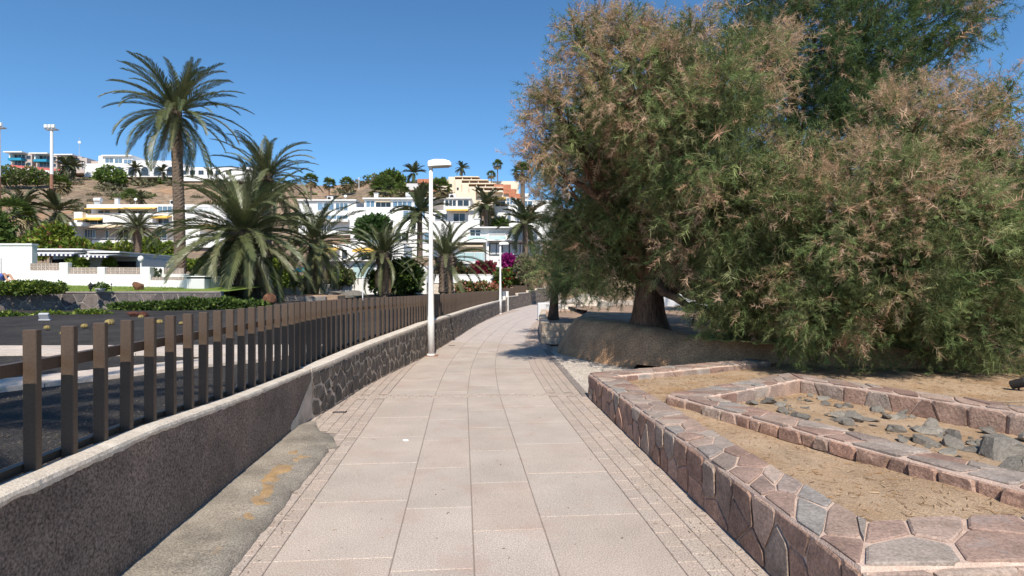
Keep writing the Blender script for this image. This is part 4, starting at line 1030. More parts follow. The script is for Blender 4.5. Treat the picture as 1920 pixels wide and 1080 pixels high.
# farther palms: trunk and one crown each
def crown_mesh(kind, L, nf, seed, tone=1.0):
    rg = random.Random(seed); V = []; F = []; C = []
    for k in range(nf):
        if kind == 'date':
            v, f = frond_geo(L, rg.choice([1.35, 1.1, .8, .5, .2, -.1, -.5, -.9]), rg.uniform(.6, 1.1), 15, .2 * L, .085 * L, rg); base = np.array(rg.choice([(.09, .105, .045), (.12, .125, .06), (.07, .085, .035)]))
        else:         # fan leaf: stalk and a disc of blades
            th = rg.choice([1.2, .9, .5, .2, -.2, -.6, -.95]); d = Vector((math.cos(th), 0, math.sin(th))); p = d * L * .45; v = [Vector((0, .02, 0)), Vector((0, -.02, 0)), p + Vector((0, -.02, 0)), p + Vector((0, .02, 0))]; f = [(0, 1, 2, 3)]
            up = Vector((-d.z, 0, d.x))
            for j in range(11):
                a = (j - 5) * .27; e = d * math.cos(a) + Vector((0, 1, 0)) * math.sin(a) + up * rg.uniform(-.15, .25); w = Vector((0, 1, 0)) * math.cos(a) - d * math.sin(a); b = len(v); q = L * .55 * rg.uniform(.85, 1.1)
                v += [p, p + e * q * .5 + w * .10 * q, p + e * q + Vector((0, 0, -.2 * q)), p + e * q * .5 - w * .10 * q]; f.append((b, b + 1, b + 2, b + 3))
            base = np.array(rg.choice([(.12, .17, .035), (.09, .13, .03), (.16, .20, .05)])) if th > -.5 else np.array((.24, .19, .10))
        a = k * 2.4 + rg.uniform(-.3, .3); c, s = math.cos(a), math.sin(a); b = len(V)
        V += [(p.x * c - p.y * s, p.x * s + p.y * c, p.z) for p in v]; F += [tuple(i + b for i in q) for q in f]; C += [base * tone * rg.uniform(.8, 1.2)] * len(v)
    return me_np('crown', V, F, M['crown_far'], col=np.array(C))
CR = {('date', i): crown_mesh('date', 3, 30, 50 + i) for i in range(3)}; CR.update({('fan', i): crown_mesh('fan', 1.8, 46, 60 + i) for i in range(2)})
def far_palm(kind, px, base_y, crown_y, Y, r, label, seed, tr=.22, group='palms on the slope'):
    x, _, zb = W(px, base_y, Y); zc = W(px, crown_y, Y)[2]; t = thing('palm_tree', label, 'palm tree', (x, Y, zb), group=group); h = zc - zb
    MB().tube([(0, 0, -.6), (0, 0, h * .5), (0, 0, h)], [tr * 1.15, tr, tr * .9], 8).build('trunk', M['palm_bark'], t)
    s = r / (3 if kind == 'date' else 1.8); obj('crown', CR[(kind, seed % (3 if kind == 'date' else 2))], t, loc=(0, 0, h), rot=(0, 0, seed * 1.3), sc=(s, s, s))
FP = [('date', 787, 478, 398, 66, 3.6, 'slender date palm directly behind the near lamp pole'), ('date', 911, 428, 384, 80, 2.9, 'date palm before the window with the yellow awning'), ('date', 950, 425, 404, 84, 2.9, 'date palm next to the clipped green hedge on the terrace'),
      ('date', 985, 505, 420, 60, 3.1, 'spiky grey-green date palm at the edge of the big tamarisk'), ('date', 42, 470, 392, 88, 3.9, 'feather palm behind the fan palm at far left'), ('date', 106, 470, 396, 92, 3.9, 'feather palm on the slope left of the white apartments'),
      ('fan', 24, 462, 402, 70, 2.6, 'bright green fan palm with dark trunk at the left edge'), ('fan', 112, 392, 345, 120, 2.6, 'fan palm under the tall pole on the slope'), ('date', 122, 330, 310, 200, 4.2, 'palm in front of the blue balconies, right of the tall pole'), ('date', 138, 332, 312, 205, 3.8, 'palm left of the white ridge building'),
      ('date', 254, 334, 316, 195, 3.2, 'palm in front of the white arched ridge building'), ('date', 304, 335, 322, 200, 3.0, 'palm at the right end of the white arches'), ('fan', 245, 396, 367, 105, 1.6, 'little fan palm above the yellow awnings'), ('fan', 583, 372, 338, 150, 2.3, 'ridge fan palm, leftmost of three in a row'),
      ('fan', 617, 362, 344, 175, 2.4, 'ridge fan palm, middle of three in a row'), ('fan', 650, 356, 344, 180, 2.6, 'round-headed ridge fan palm, right one of three in a row'), ('fan', 721, 425, 356, 96, 2.9, 'tall fan palm rising in front of the white terrace block'), ('date', 776, 345, 324, 185, 4.2, 'feather palm on the skyline left of the cream flats'),
      ('date', 866, 326, 316, 205, 2.9, 'palm peeping over the roof of the cream flats'), ('fan', 933, 352, 308, 200, 2.1, 'tall thin fan palm on the skyline above the cream flats'), ('fan', 921, 345, 328, 200, 1.9, 'short dark palm beside the tall thin skyline palm'), ('fan', 826, 395, 352, 110, 2.6, 'bushy fan palm below the terracotta roofs'),
      ('fan', 806, 388, 358, 110, 2.0, 'small fan palm left of the terracotta stairs'), ('fan', 980, 440, 322, 74, 1.6, 'very thin tall fan palm close to the tamarisk edge'), ('fan', 752, 372, 358, 115, 1.9, 'small fan palm on the brown slope beside the terrace block'), ('date', 262, 378, 374, 108, 2.2, 'low palm tuft on the slope above the apartments')]
for i, (k, px, by, cy, Y, r, lab) in enumerate(FP): far_palm(k, px, by, cy, Y, r, lab, i, .16 if Y > 100 else .3)

# ------------------------------------------------------------------ shrubs and hedges
def leaf_cloud(blobs, n, size, cols, seed, shell=.75, floor=None):
    """blobs (x,y,z,rx,ry,rz) local; leaves are small bent quads"""
    g = np.random.default_rng(seed); w = np.array([b[3] * b[4] + b[4] * b[5] + b[3] * b[5] for b in blobs]); k = g.choice(len(blobs), n, p=w / w.sum()); B = np.array(blobs)[k]
    u = g.normal(size=(n, 3)); u /= np.linalg.norm(u, axis=1)[:, None]; rad = shell + (1.06 - shell) * g.random(n); rad[g.random(n) < .15] *= .7
    lump = 1 + .22 * np.sin(u[:, 0] * 5 + k) * np.sin(u[:, 1] * 4 + 2 * k + u[:, 2] * 5)
    p = B[:, :3] + u * B[:, 3:] * (rad * lump)[:, None]
    d = u + g.normal(size=(n, 3)) * .8 + np.array([0, 0, .3]); d /= np.linalg.norm(d, axis=1)[:, None]
    a = np.cross(d, g.normal(size=(n, 3))); a /= np.linalg.norm(a, axis=1)[:, None]; s = size * (.6 + .8 * g.random(n))[:, None]
    v = np.stack([p, p + d * s * .5 + a * s * .32, p + d * s, p + d * s * .5 - a * s * .32], 1)
    if floor is not None: v[..., 2] = np.maximum(v[..., 2], floor)
    c = np.array(cols)[g.integers(0, len(cols), n)] * (.75 + .5 * g.random((n, 1))); return me_np('foliage', v.reshape(-1, 3), np.arange(n * 4).reshape(-1, 4), M['leaf'], col=np.repeat(c, 4, 0))
LG = [(.10, .16, .03), (.14, .20, .035), (.07, .12, .025)]; DG = [(.045, .08, .02), (.06, .10, .025), (.09, .13, .03)]; OL = [(.16, .165, .085), (.20, .19, .11), (.13, .135, .07)]; YG = [(.20, .26, .03), (.15, .22, .03), (.26, .30, .05)]; DRY = [(.27, .22, .15), (.21, .18, .12), (.17, .165, .095)]
PUR = [(.30, .02, .16), (.38, .03, .22), (.22, .015, .14)]; CRI = [(.28, .03, .07), (.20, .05, .06), (.10, .12, .04)]
def shrub(name, label, px, py, Y, blobs, n, size, cols, seed, group=None, cat='shrub', stem=True):
    """blobs given in pixels about (px,py) at distance Y"""
    x, _, z = W(px, py, Y); k = Y / K; t = thing(name, label, cat, (x, Y, z), group=group)
    bl = [(a * k, c * k, b * k, rx * k, ry * k, rz * k) for a, b, c, rx, ry, rz in blobs]; tag(obj('foliage', leaf_cloud(bl, n, size, cols, seed), t), kind='stuff')
    if stem:
        mb = MB()
        for b in bl[:4]: mb.tube([(b[0] * .2, b[1] * .2, -.3), (b[0] * .7, b[1] * .7, b[2] * .5), (b[0], b[1], b[2])], [.06, .045, .02], 6)
        mb.build('stem', M['twig'], t)
    return t
shrub('leafy_shrub', 'rounded glossy green shrub right behind the short arched palm', 745, 552, 41, [(0, 28, 0, 26, 24, 24), (22, 34, 2, 22, 22, 22), (-28, 24, 0, 22, 20, 20), (8, 48, 0, 24, 20, 15)], 5200, .30, LG + DG, 1)
shrub('oleander', 'pale green oleander before the house with the glass door', 637, 536, 44, [(0, 18, 0, 20, 16, 16), (-14, 14, 0, 12, 12, 12), (14, 16, 0, 12, 12, 12)], 1700, .28, OL + LG, 2)
shrub('bougainvillea', 'crimson bougainvillea under the glass balcony', 906, 506, 58, [(-4, 2, 0, 13, 10, 10), (12, 3, 0, 11, 9, 9), (-2, -8, -2, 17, 9, 7)], 2600, .34, CRI + [(.26, .03, .06)], 3)
shrub('bougainvillea', 'bright purple bougainvillea right of the farther street lamp', 953, 500, 56, [(0, 10, 0, 11, 9, 10), (8, 4, 0, 10, 9, 8)], 2200, .34, PUR, 4)
shrub('flowering_bush', 'green bush with a few red flowers under the purple bougainvillea', 958, 532, 52, [(-14, 10, 0, 18, 14, 14), (8, 14, 0, 18, 14, 14), (24, 8, 0, 14, 12, 12)], 3200, .3, LG + DG + [(.30, .05, .03)], 5)
shrub('dry_bush', 'brownish olive bush between the purple bougainvillea and the tamarisk', 992, 528, 50, [(0, 18, 0, 22, 16, 20), (14, 30, 0, 16, 14, 16), (-10, 34, 0, 14, 12, 14)], 2600, .28, OL + DRY, 6)
shrub('flower_bed', 'low bed of pink and orange flowers behind the fence', 890, 545, 44, [(-16, 6, 0, 20, 10, 9), (14, 6, 0, 20, 10, 8), (34, 3, 0, 10, 8, 6)], 1800, .22, LG + [(.40, .12, .08), (.45, .22, .16)], 7, stem=False)
shrub('reddish_bush', 'dull red and green bush right of the shaggy palm trunk', 856, 522, 55, [(0, 14, 0, 16, 12, 14), (12, 8, 0, 14, 10, 10)], 1500, .3, DG + [(.16, .05, .04), (.20, .10, .05)], 8)
shrub('low_shrub', 'low green shrub with spiky leaves left of the shaggy palm', 775, 548, 43, [(0, 10, 0, 12, 8, 10), (-10, 4, 0, 10, 8, 6)], 800, .3, LG + OL, 9)
shrub('low_shrub', 'small dark shrub at the foot of the slim palm', 576, 545, 39, [(0, 8, 0, 9, 8, 12)], 500, .25, DG + DRY, 10)
shrub('clipped_hedge', 'clipped bright green hedge on the white terrace', 930, 425, 82, [(-8, 4, 0, 12, 10, 7), (8, 5, 0, 12, 10, 7)], 900, .5, LG, 11)
shrub('green_tree', 'dark green leafy tree in front of the white terrace block', 695, 440, 75, [(0, 14, 0, 22, 18, 18), (-12, 6, 0, 14, 12, 14), (18, 18, 0, 16, 12, 14)], 2400, .6, [(.06, .12, .03), (.08, .15, .04), (.05, .09, .03)], 12, cat='tree')
shrub('green_tree', 'bright green bush in front of the grey apartment base', 234, 487, 80, [(0, 18, 0, 14, 12, 14), (6, 8, 0, 12, 10, 10)], 1100, .5, YG, 13, cat='shrub')
shrub('green_tree', 'largest bright green bush right of the small dark palm', 287, 485, 80, [(0, 16, 0, 20, 14, 18), (-8, 26, 0, 14, 12, 12), (14, 12, 0, 14, 12, 14)], 1900, .5, YG + LG, 14, cat='shrub')
shrub('green_tree', 'small bright green bush half hidden by the big palm fronds', 318, 482, 82, [(0, 14, 0, 12, 10, 12)], 700, .5, YG, 15, cat='shrub')
shrub('green_tree', 'small round green bush left of the small dark palm', 205, 474, 84, [(0, 8, 0, 9, 8, 9)], 500, .5, YG + LG, 16, cat='shrub')
shrub('hedge_mass', 'broad mass of yellow-green and reddish bushes behind the low white house', 105, 472, 62, [(-45, 12, 4, 26, 14, 20), (-10, 20, 2, 34, 16, 24), (30, 8, 0, 34, 14, 16), (70, 2, 0, 26, 12, 10), (0, 38, 6, 24, 14, 14), (-20, 2, -2, 30, 12, 12)], 6500, .42, YG + YG + LG + [(.22, .10, .06)], 17)
shrub('dark_bush', 'dark green bushes at the left edge below the fan palm', 5, 465, 66, [(-4, 26, 0, 20, 14, 30), (12, 8, 0, 16, 12, 14), (-20, 50, 0, 20, 14, 20)], 2200, .5, DG + LG, 18)
shrub('veranda_plant', 'leafy plant in front of the left striped awning', 142, 498, 36, [(0, 6, 0, 15, 10, 9), (10, 2, 0, 10, 8, 6)], 900, .2, LG + YG, 19)
shrub('veranda_plant', 'yellow-green plant below the right striped awning', 205, 500, 37, [(0, 6, 0, 9, 8, 8)], 400, .2, YG, 20)
shrub('lawn_hedge', 'green hedge and grass bank right of the globe lamp', 310, 500, 46, [(-30, 6, 0, 24, 12, 9), (8, 8, 0, 26, 12, 10), (36, 4, 0, 18, 12, 9)], 2600, .26, LG + YG, 21)
shrub('yellow_bush', 'yellow-green bush behind the hanging palm fronds', 378, 508, 44, [(0, 8, 0, 14, 12, 12), (8, -6, 0, 14, 10, 12), (14, 14, 0, 8, 8, 12)], 1200, .26, YG, 22)
shrub('green_bank', 'green planting right behind the big palm trunk', 500, 525, 42, [(-16, 4, 0, 20, 12, 14), (16, 6, 0, 24, 12, 14), (44, 0, 0, 20, 10, 10), (0, 24, 4, 26, 12, 18)], 3200, .28, LG + YG + DG, 23)
shrub('green_bank', 'planting left of the big palm trunk behind the white wall end', 412, 540, 40, [(0, 6, 0, 20, 10, 12), (14, 22, 0, 16, 10, 14), (-8, 20, 3, 12, 8, 10)], 1700, .28, DG + LG, 24)
shrub('white_flower_bush', 'trailing plant with white flowers beside the end of the white wall', 290, 518, 33.2, [(0, 4, 0, 5, 4, 9)], 260, .14, DG + [(.6, .6, .58)], 25, stem=False)
# hillside scrub: single shrubs one cannot tell apart
SM = [leaf_cloud([(0, 0, .3, 1, 1, .6), (.7, .3, .2, .7, .7, .45), (-.6, -.2, .2, .7, .8, .4)], 330, .34, c, 70 + i) for i, c in enumerate((OL, DRY, OL + LG, DRY + OL))]
def hill_shrubs():
    rg = random.Random(4); spots = []
    for _ in range(105):
        px = rg.choice([rg.uniform(-40, 460), rg.uniform(-40, 460), rg.uniform(560, 800)]); Y = rg.uniform(118, 212); spots.append((px, Y, rg.uniform(1.0, 3.2) * (1.2 if Y > 185 else .8)))
    for px, Y, s in spots:
        x = (px - 960) / K * Y; z = float(hill_z(np.array(x), np.array(Y)))
        o = obj('hill_shrub', SM[rg.randrange(4)], None, loc=(x, Y, z), rot=(0, 0, rg.uniform(0, 6)), sc=(s, s, s * .8)); tag(o, 'low olive and grey scrub bush growing on the bare hillside', 'shrub', 'scrub bushes on the hillside')
hill_shrubs()
for px, py, Y, r, c, lab in ((208, 334, 190, 22, LG, 'large rounded green bush below the white ridge building'), (735, 340, 165, 18, DG + LG, 'dark green bush on the skyline left of the terracotta house'), (712, 348, 168, 12, DRY, 'bare grey bush on the skyline beside the dark green one'), (60, 335, 185, 20, LG + OL, 'green scrub clump below the blue balconies'), (20, 335, 185, 22, OL + LG, 'olive scrub clump at the left edge of the ridge')):
    shrub('hill_bush', lab, px, py, Y, [(0, 6, 0, r, r, r * .7), (r * .6, 2, 0, r * .7, r * .7, r * .5), (-r * .6, 3, 0, r * .7, r * .7, r * .5)], 1300, .9, c, int(px) + 300)

# ------------------------------------------------------------------ garden at the left: stone terrace wall, white wall, planting
GW = [(-26.5, 21.5), (-19.0, 23.6), (-15.6, 26.5), (-15.4, 30.0)]
def lawn_z(X, Y): return 1.385 + .05 * (np.asarray(Y) - np.interp(X, [-45, -27, -17.1, -13.3], [22.4, 22.5, 26.5, 26.9]))
def terrace_wall():
    a, b = Vector((-27, 22.2)), Vector((-17.1, 26.2)); c = Vector((-13.2, 26.6)); zt = 1.40
    t = thing('terrace_wall', 'grey stone terrace wall with light joints below the lawn at left', 'wall', (a.x, a.y, 0)); off = a
    mb = MB()
    for p, q in ((a, b), (b, c)):
        e = (q - p).normalized(); n = Vector((e.y, -e.x)); k = n * .3
        pts = [p - off, q - off, q - k - off, p - k - off]
        mb.add([(v.x, v.y, .2) for v in pts] + [(v.x, v.y, zt - .03) for v in pts], [(0, 1, 5, 4), (1, 2, 6, 5), (2, 3, 7, 6), (3, 0, 4, 7), (4, 5, 6, 7)])
        L = (q - p).length
        def face(u, v, d, p=p, e=e, n=n): w = p + e * u + n * (d + .004) - off; return (w.x, w.y, .35 + v)
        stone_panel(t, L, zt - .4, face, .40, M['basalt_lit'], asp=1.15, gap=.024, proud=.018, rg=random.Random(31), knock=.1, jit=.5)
        cp = [p + n * .04 - off, q + n * .04 - off, q - n * .34 - off, p - n * .34 - off]
        MB().add([(v.x, v.y, zt - .028) for v in cp] + [(v.x, v.y, zt + .03) for v in cp], [(0, 1, 5, 4), (1, 2, 6, 5), (2, 3, 7, 6), (3, 0, 4, 7), (4, 5, 6, 7)]).build('coping', M['mortar_mid'], t)
    mb.build('core', M['mortar_mid'], t)
    # lawn behind it
    pts = [(-27, 22.4), (-17.1, 26.4), (-13.3, 26.8), (-16, 34), (-45, 34), (-45, 22.4)]
    xs = np.linspace(-45, -13.4, 50); yf = np.interp(xs, [-45, -27, -17.1, -13.3], [22.4, 22.5, 26.5, 26.9]); tt = np.linspace(0, 1, 12)
    Yl = yf[:, None] * (1 - tt) + 34 * tt; Xl = np.repeat(xs[:, None], 12, 1); v, f = grid_np(np.stack([Xl, Yl, lawn_z(Xl, Yl)], -1)); tag(obj('lawn', me_np('lawn', v, f, M['grass'])), kind='structure')
    g = np.random.default_rng(9); n = 9000; Y = 22.6 + g.random(n) * 9; X = -30 + g.random(n) * 14; ok = (Y > 22.5 + (X + 27) * .404) & (X < -14.0); X, Y = X[ok], Y[ok]; n = len(X)
    s = .05 + .05 * g.random(n); a_ = g.random(n) * 6.28; v = np.stack([np.stack([X - np.cos(a_) * .012, Y - np.sin(a_) * .012, lawn_z(X, Y) - .01], -1), np.stack([X + np.cos(a_) * .012, Y + np.sin(a_) * .012, lawn_z(X, Y) - .01], -1), np.stack([X + (g.random(n) - .5) * .06, Y + (g.random(n) - .5) * .06, lawn_z(X, Y) + s], -1)], 1)
    tag(obj('lawn_grass', me_np('lawn_grass', v.reshape(-1, 3), np.arange(n * 3).reshape(-1, 3), M['grass'])), 'short bright green lawn on the terrace before the white wall', 'grass', kind='stuff')
terrace_wall()
shrub('terrace_hedge', 'low green hedge on top of the stone terrace wall at the left edge', 45, 544, 24.2, [(-45, 4, 0, 30, 14, 10), (-10, 5, 4, 28, 14, 11), (24, 5, 8, 28, 14, 11), (52, 4, 12, 18, 10, 9)], 4200, .11, LG + YG + DG, 41, stem=False)
shrub('ground_cover', 'leafy green ground cover creeping along the foot of the stone terrace wall', 160, 590, 22.5, [(-170, -4, -60, 46, 14, 7), (-110, -2, -50, 40, 14, 7), (-50, -2, -10, 40, 14, 6), (0, 0, 10, 34, 14, 6)], 5000, .12, YG + LG + DG, 42, stem=False)
shrub('ground_cover', 'dense dark green creeper at the foot of the wall towards the big palm', 305, 575, 25.4, [(-60, -1, -8, 34, 14, 7), (-10, 0, 0, 40, 14, 8), (50, 4, 6, 44, 14, 10), (100, 3, 20, 40, 14, 11), (150, 0, 40, 34, 12, 10)], 5600, .14, DG + LG, 43, stem=False)

def breeze_panel(t, x0, x1, z0, z1, y):
    """pierced decorative blocks: square frames with a ring inside"""
    n = max(1, round((x1 - x0) / .21)); w = (x1 - x0) / n; m = 2; h = (z1 - z0) / m
    for i in range(n):
        for j in range(m):
            cx, cz = x0 + (i + .5) * w, z0 + (j + .5) * h
            o = obj('pierced_block', BRZ, t, loc=(cx, y, cz), sc=(w / .2, 1, h / .2))
def breeze_mesh():
    mb = MB(); a = .1; b = .082
    mb.box(-a, -.05, -a, a, .05, -b).box(-a, -.05, b, a, .05, a).box(-a, -.05, -b, -b, .05, b).box(b, -.05, -b, a, .05, b)
    n = 10; v = []
    for y in (-.05, .05):
        for r in (.055, .036): v += [(r * math.cos(2 * math.pi * k / n), y, r * math.sin(2 * math.pi * k / n)) for k in range(n)]
    f = []
    for k in range(n):
        j = (k + 1) % n; f += [(k, j, n + j, n + k), (2 * n + k, 3 * n + k, 3 * n + j, 2 * n + j), (k, 2 * n + k, 2 * n + j, j), (n + k, n + j, 3 * n + j, 3 * n + k)]
    mb.add(v, f)
    for s in (-1, 1): mb.box(-.012, -.045, s * .068 - .017, .012, .045, s * .068 + .017).box(s * .068 - .017, -.045, -.012, s * .068 + .017, .045, .012)
    return mb.mesh('pierced_block', M['breeze'])
BRZ = breeze_mesh()
def white_garden_wall():
    Y = 30.5; k = Y / K
    x, _, _ = W(0, 540, Y); t = thing('white_wall', 'white garden wall with pierced concrete block panels and piers', 'wall', (0, Y, 0))
    X = lambda px: (px - 960) * k; Z = lambda py: EYE - (py - HOR) * k
    zb = 1.1
    MB().box(X(-120), -.12, zb, X(285), .12, Z(514.5)).build('wall_body', M['white'], t)
    MB().box(X(58), .13, zb, X(132), .2, Z(507)).build('wall_body', M['white'], t) if False else None
    MB().box(X(285) + .002, -.12, zb, X(362), .12, Z(525.5)).build('wall_body', M['white'], t)
    for a, b, zt in ((115, 131, 492.5), (186, 200, 501), (266, 284, 500.5)): MB().box(X(a), -.16, zb + .01, X(b), .16, Z(zt), bev=.02).build('pier', M['white'], t)
    MB().box(X(131) + .01, -.1, Z(514.4), X(186) - .01, .1, Z(513.8)).build('ledge', M['white'], t)
    for a, b, z0, z1 in ((132, 185, 514, 501.5), (201, 265, 514, 501.5), (286, 358, 525, 519.5)): breeze_panel(t, X(a), X(b), Z(z0), Z(z1), 0)
    MB().box(X(55), -.10, Z(514.4), X(115) - .01, .10, Z(507.5)).build('upper_course', M['white'], t)
    breeze_panel(t, X(58), X(115), Z(507.3), Z(493.5), 0)
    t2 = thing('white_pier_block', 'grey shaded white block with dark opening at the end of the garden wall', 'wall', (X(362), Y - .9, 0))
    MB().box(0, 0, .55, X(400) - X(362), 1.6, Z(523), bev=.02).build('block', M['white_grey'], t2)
    MB().box(.1, .1, Z(523) + .002, X(400) - X(362) - .1, 1.5, Z(520), bev=.01).build('slot', M['dark'], t2)
    MB().box(-.05, -.05, Z(520) + .002, X(400) - X(362) + .05, 1.65, Z(518), bev=.01).build('cap', M['white'], t2)
    t3 = thing('courtyard_wall', 'second white wall with pierced blocks set back behind the garden wall', 'wall', (0, 33.6, 0)); k3 = 33.6 / K; X3 = lambda px: (px - 960) * k3; Z3 = lambda py: EYE - (py - HOR) * k3
    MB().box(X3(286), -.1, 1.2, X3(309), .1, Z3(501)).build('wall_body', M['white'], t3); MB().box(X3(309) + .002, -.1, 1.2, X3(400), .1, Z3(514)).build('wall_body', M['white'], t3); breeze_panel(t3, X3(310), X3(345), Z3(513.6), Z3(503), 0)
    lt = thing('wall_lantern', 'small dark wall lantern on the set-back white wall', 'lantern', (X3(304), 33.6 - .16, Z3(508)))
    MB().lathe([(.02, -.14), (.05, -.1), (.075, .08), (.02, .15)], 8).build('lantern_body', M['dark'], lt)
white_garden_wall()

# ------------------------------------------------------------------ buildings
class Bld:
    """a building given in photo pixels at its own distance; parts hang on an Empty at its foot"""
    def __init__(s, name, label, px, py, Y, cat='building', group=None):
        s.Y = Y; s.o = W(px, py, Y); s.t = thing(name, label, cat, s.o, group=group)
    def X(s, px, d=0): return (px - 960) / K * (s.Y + 0) - s.o[0]
    def Z(s, py): return EYE - (py - HOR) / K * s.Y - s.o[2]
    def box(s, name, a, b, c, d, m, y0=0.0, y1=6.0, bev=0, parent=None):
        """pixels a,b top left to c,d bottom right, front face y0 behind the facade plane"""
        return MB().box(s.X(a), y0, s.Z(d), s.X(c), y1, s.Z(b), bev=bev).build(name, M[m], parent or s.t)
    def win(s, a, b, c, d, n=1, pane='glass', fr='white', y=0.0, rows=1, fw=.07, name='window'):
        x0, x1, z0, z1 = s.X(a), s.X(c), s.Z(d), s.Z(b); mb = MB()
        mb.box(x0 - fw, y - .10, z0 - fw, x1 + fw, y - .002, z0).box(x0 - fw, y - .10, z1, x1 + fw, y - .002, z1 + fw).box(x0 - fw, y - .10, z0, x0, y - .002, z1).box(x1, y - .10, z0, x1 + fw, y - .002, z1)
        for i in range(1, n): xx = x0 + (x1 - x0) * i / n; mb.box(xx - fw / 2, y - .09, z0, xx + fw / 2, y - .04, z1)
        for j in range(1, rows): zz = z0 + (z1 - z0) * j / rows; mb.box(x0, y - .085, zz - fw / 2, x1, y - .045, zz + fw / 2)
        w = mb.build(name, M[fr], s.t)
        for i in range(n): MB().box(x0 + (x1 - x0) * i / n, y - .035, z0, x0 + (x1 - x0) * (i + 1) / n - .004, y - .006, z1).build('pane', M[pane], w)
        return w
    def awn(s, a, b, c, d, m='awning', y=0.0, out=1.6, name='awning'):
        x0, x1, z0, z1 = s.X(a), s.X(c), s.Z(d), s.Z(b); e = .06; f = (z1 - z0) * .35
        v = [(x0, y, z1), (x1, y, z1), (x1, y - out, z0 + f), (x0, y - out, z0 + f), (x0, y - out, z0), (x1, y - out, z0), (x1, y - out + e, z0), (x0, y - out + e, z0), (x1, y, z1 - e), (x0, y, z1 - e)]
        return obj(name, me_np(name, v, [(0, 3, 2, 1), (3, 4, 5, 2), (4, 7, 6, 5), (7, 9, 8, 6), (0, 1, 8, 9), (0, 9, 7, 4, 3), (1, 2, 5, 6, 8)], M[m]), s.t)
    def rail(s, a, b, c, d, m='steel', y=0.0, n=6):
        x0, x1, z0, z1 = s.X(a), s.X(c), s.Z(d), s.Z(b); mb = MB().box(x0, y - .03, z1 - .06, x1, y + .03, z1)
        for i in range(n + 1): xx = x0 + (x1 - x0) * i / n; mb.box(xx - .025, y - .025, z0, xx + .025, y + .025, z1 - .06)
        return mb.build('railing', M[m], s.t)

# apartments with yellow awnings at left
b = Bld('apartment_block', 'white stepped apartment block with yellow awnings behind the small dark palm', 250, 480, 98)
b.box('base_wall', 150, 464.5, 420, 486, 'greystone', .6, 8)
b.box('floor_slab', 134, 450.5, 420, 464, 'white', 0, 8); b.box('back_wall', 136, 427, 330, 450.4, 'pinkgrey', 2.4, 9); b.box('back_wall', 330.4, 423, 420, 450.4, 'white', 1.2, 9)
b.box('side_wall', 134, 426, 139, 450.3, 'white', .2, 2.3); b.box('canopy', 112, 417.5, 165, 424.5, 'white', -.6, 6); b.box('floor_slab', 165.5, 420, 335, 426.6, 'white', .2, 7)
b.awn(170, 421, 230, 428, 'awning_cream', .15, 1.4); b.win(140, 428, 160, 443, 4, 'glass_blue', y=2.4); b.win(180, 430, 185, 448, 1, y=2.4, name='door'); b.win(204, 429, 224, 448, 2, y=2.4); b.win(277, 430, 297, 448, 2, y=2.4); b.win(236, 430, 246, 448, 1, y=2.4, name='door'); b.rail(150, 446, 330, 450.3, y=.1, n=14)
b.box('upper_body', 138, 399, 290, 419.8, 'white', 1.0, 8); b.box('parapet', 137, 397, 153, 417, 'white', .2, .95); b.awn(143, 406.5, 192, 413.5, 'awning', .95, 1.6); b.box('parapet', 193, 408, 292, 417, 'white', .0, .9); b.win(146, 412, 190, 419, 3, 'glass', y=1.0)
b.box('top_body', 152, 388, 288, 398.5, 'white', 2.4, 8); b.box('top_roof', 151, 381, 288.5, 387.6, 'white', 1.4, 8.4); b.box('parapet', 152, 400, 288, 407.6, 'white', .9, 1.1) if False else None
b.awn(156, 387.5, 219, 391.5, 'awning', 1.5, 1.3); b.awn(222, 386, 287, 391, 'awning', 1.6, 1.2); b.win(166, 391.5, 176, 399, 1, y=2.4); b.win(178, 391.5, 188, 399, 1, 'glass_blue', y=2.4); b.win(204, 391, 218, 399, 2, y=2.4); b.win(232, 392, 262, 399, 3, y=2.4)
b.box('right_body', 289.4, 382, 420, 420, 'white', .8, 8.2); b.win(291, 386, 336, 398, 5, 'glass_blue', y=.8); b.win(345, 387, 398, 398, 5, 'curtain', y=.8); b.awn(286, 403.5, 318, 410, 'awning', .75, 1.5); b.win(290, 410, 312, 418, 2, y=.8); b.awn(368, 421, 402, 429, 'awning', 1.1, 1.6); b.box('tablecloth_red', 281, 443, 296, 450, 'red', -.3, -.12) if False else None
b.box('parasol_panel', 281, 442.5, 296, 450, 'red', .25, .45, parent=None)

# centre: white block between palms
b = Bld('terrace_house', 'white house with long window band left of the terrace block, partly behind palms', 634, 415, 96)
b.box('body', 560, 377, 668, 440, 'white', 0, 7); b.box('roof', 558, 374.5, 669, 376.8, 'white', -.4, 7.4); b.win(596, 381, 626, 394, 3, 'glass_blue'); b.win(630, 381, 652, 394, 3, 'glass_blue'); b.win(600, 404, 652, 411, 5, 'glass_blue'); b.box('balcony', 596, 412, 656, 417, 'white', -1.2, -.01)
b = Bld('terrace_block', 'white terrace block with long dark window band below the brown slope', 755, 480, 90)
b.box('top_body', 683, 374, 832, 391, 'white', 0, 7); b.box('roof', 681, 371.5, 834, 373.8, 'white', -.5, 7.3); b.win(687, 377, 702, 388.5, 2, 'glass_blue'); b.win(705, 379.5, 733, 388.5, 3, 'glass'); b.awn(705, 377, 733, 379.5, 'awning_cream', -.05, .7); b.win(737, 378, 772, 388.5, 4, 'glass_blue'); b.win(777, 378, 826, 388.5, 5, 'glass_blue')
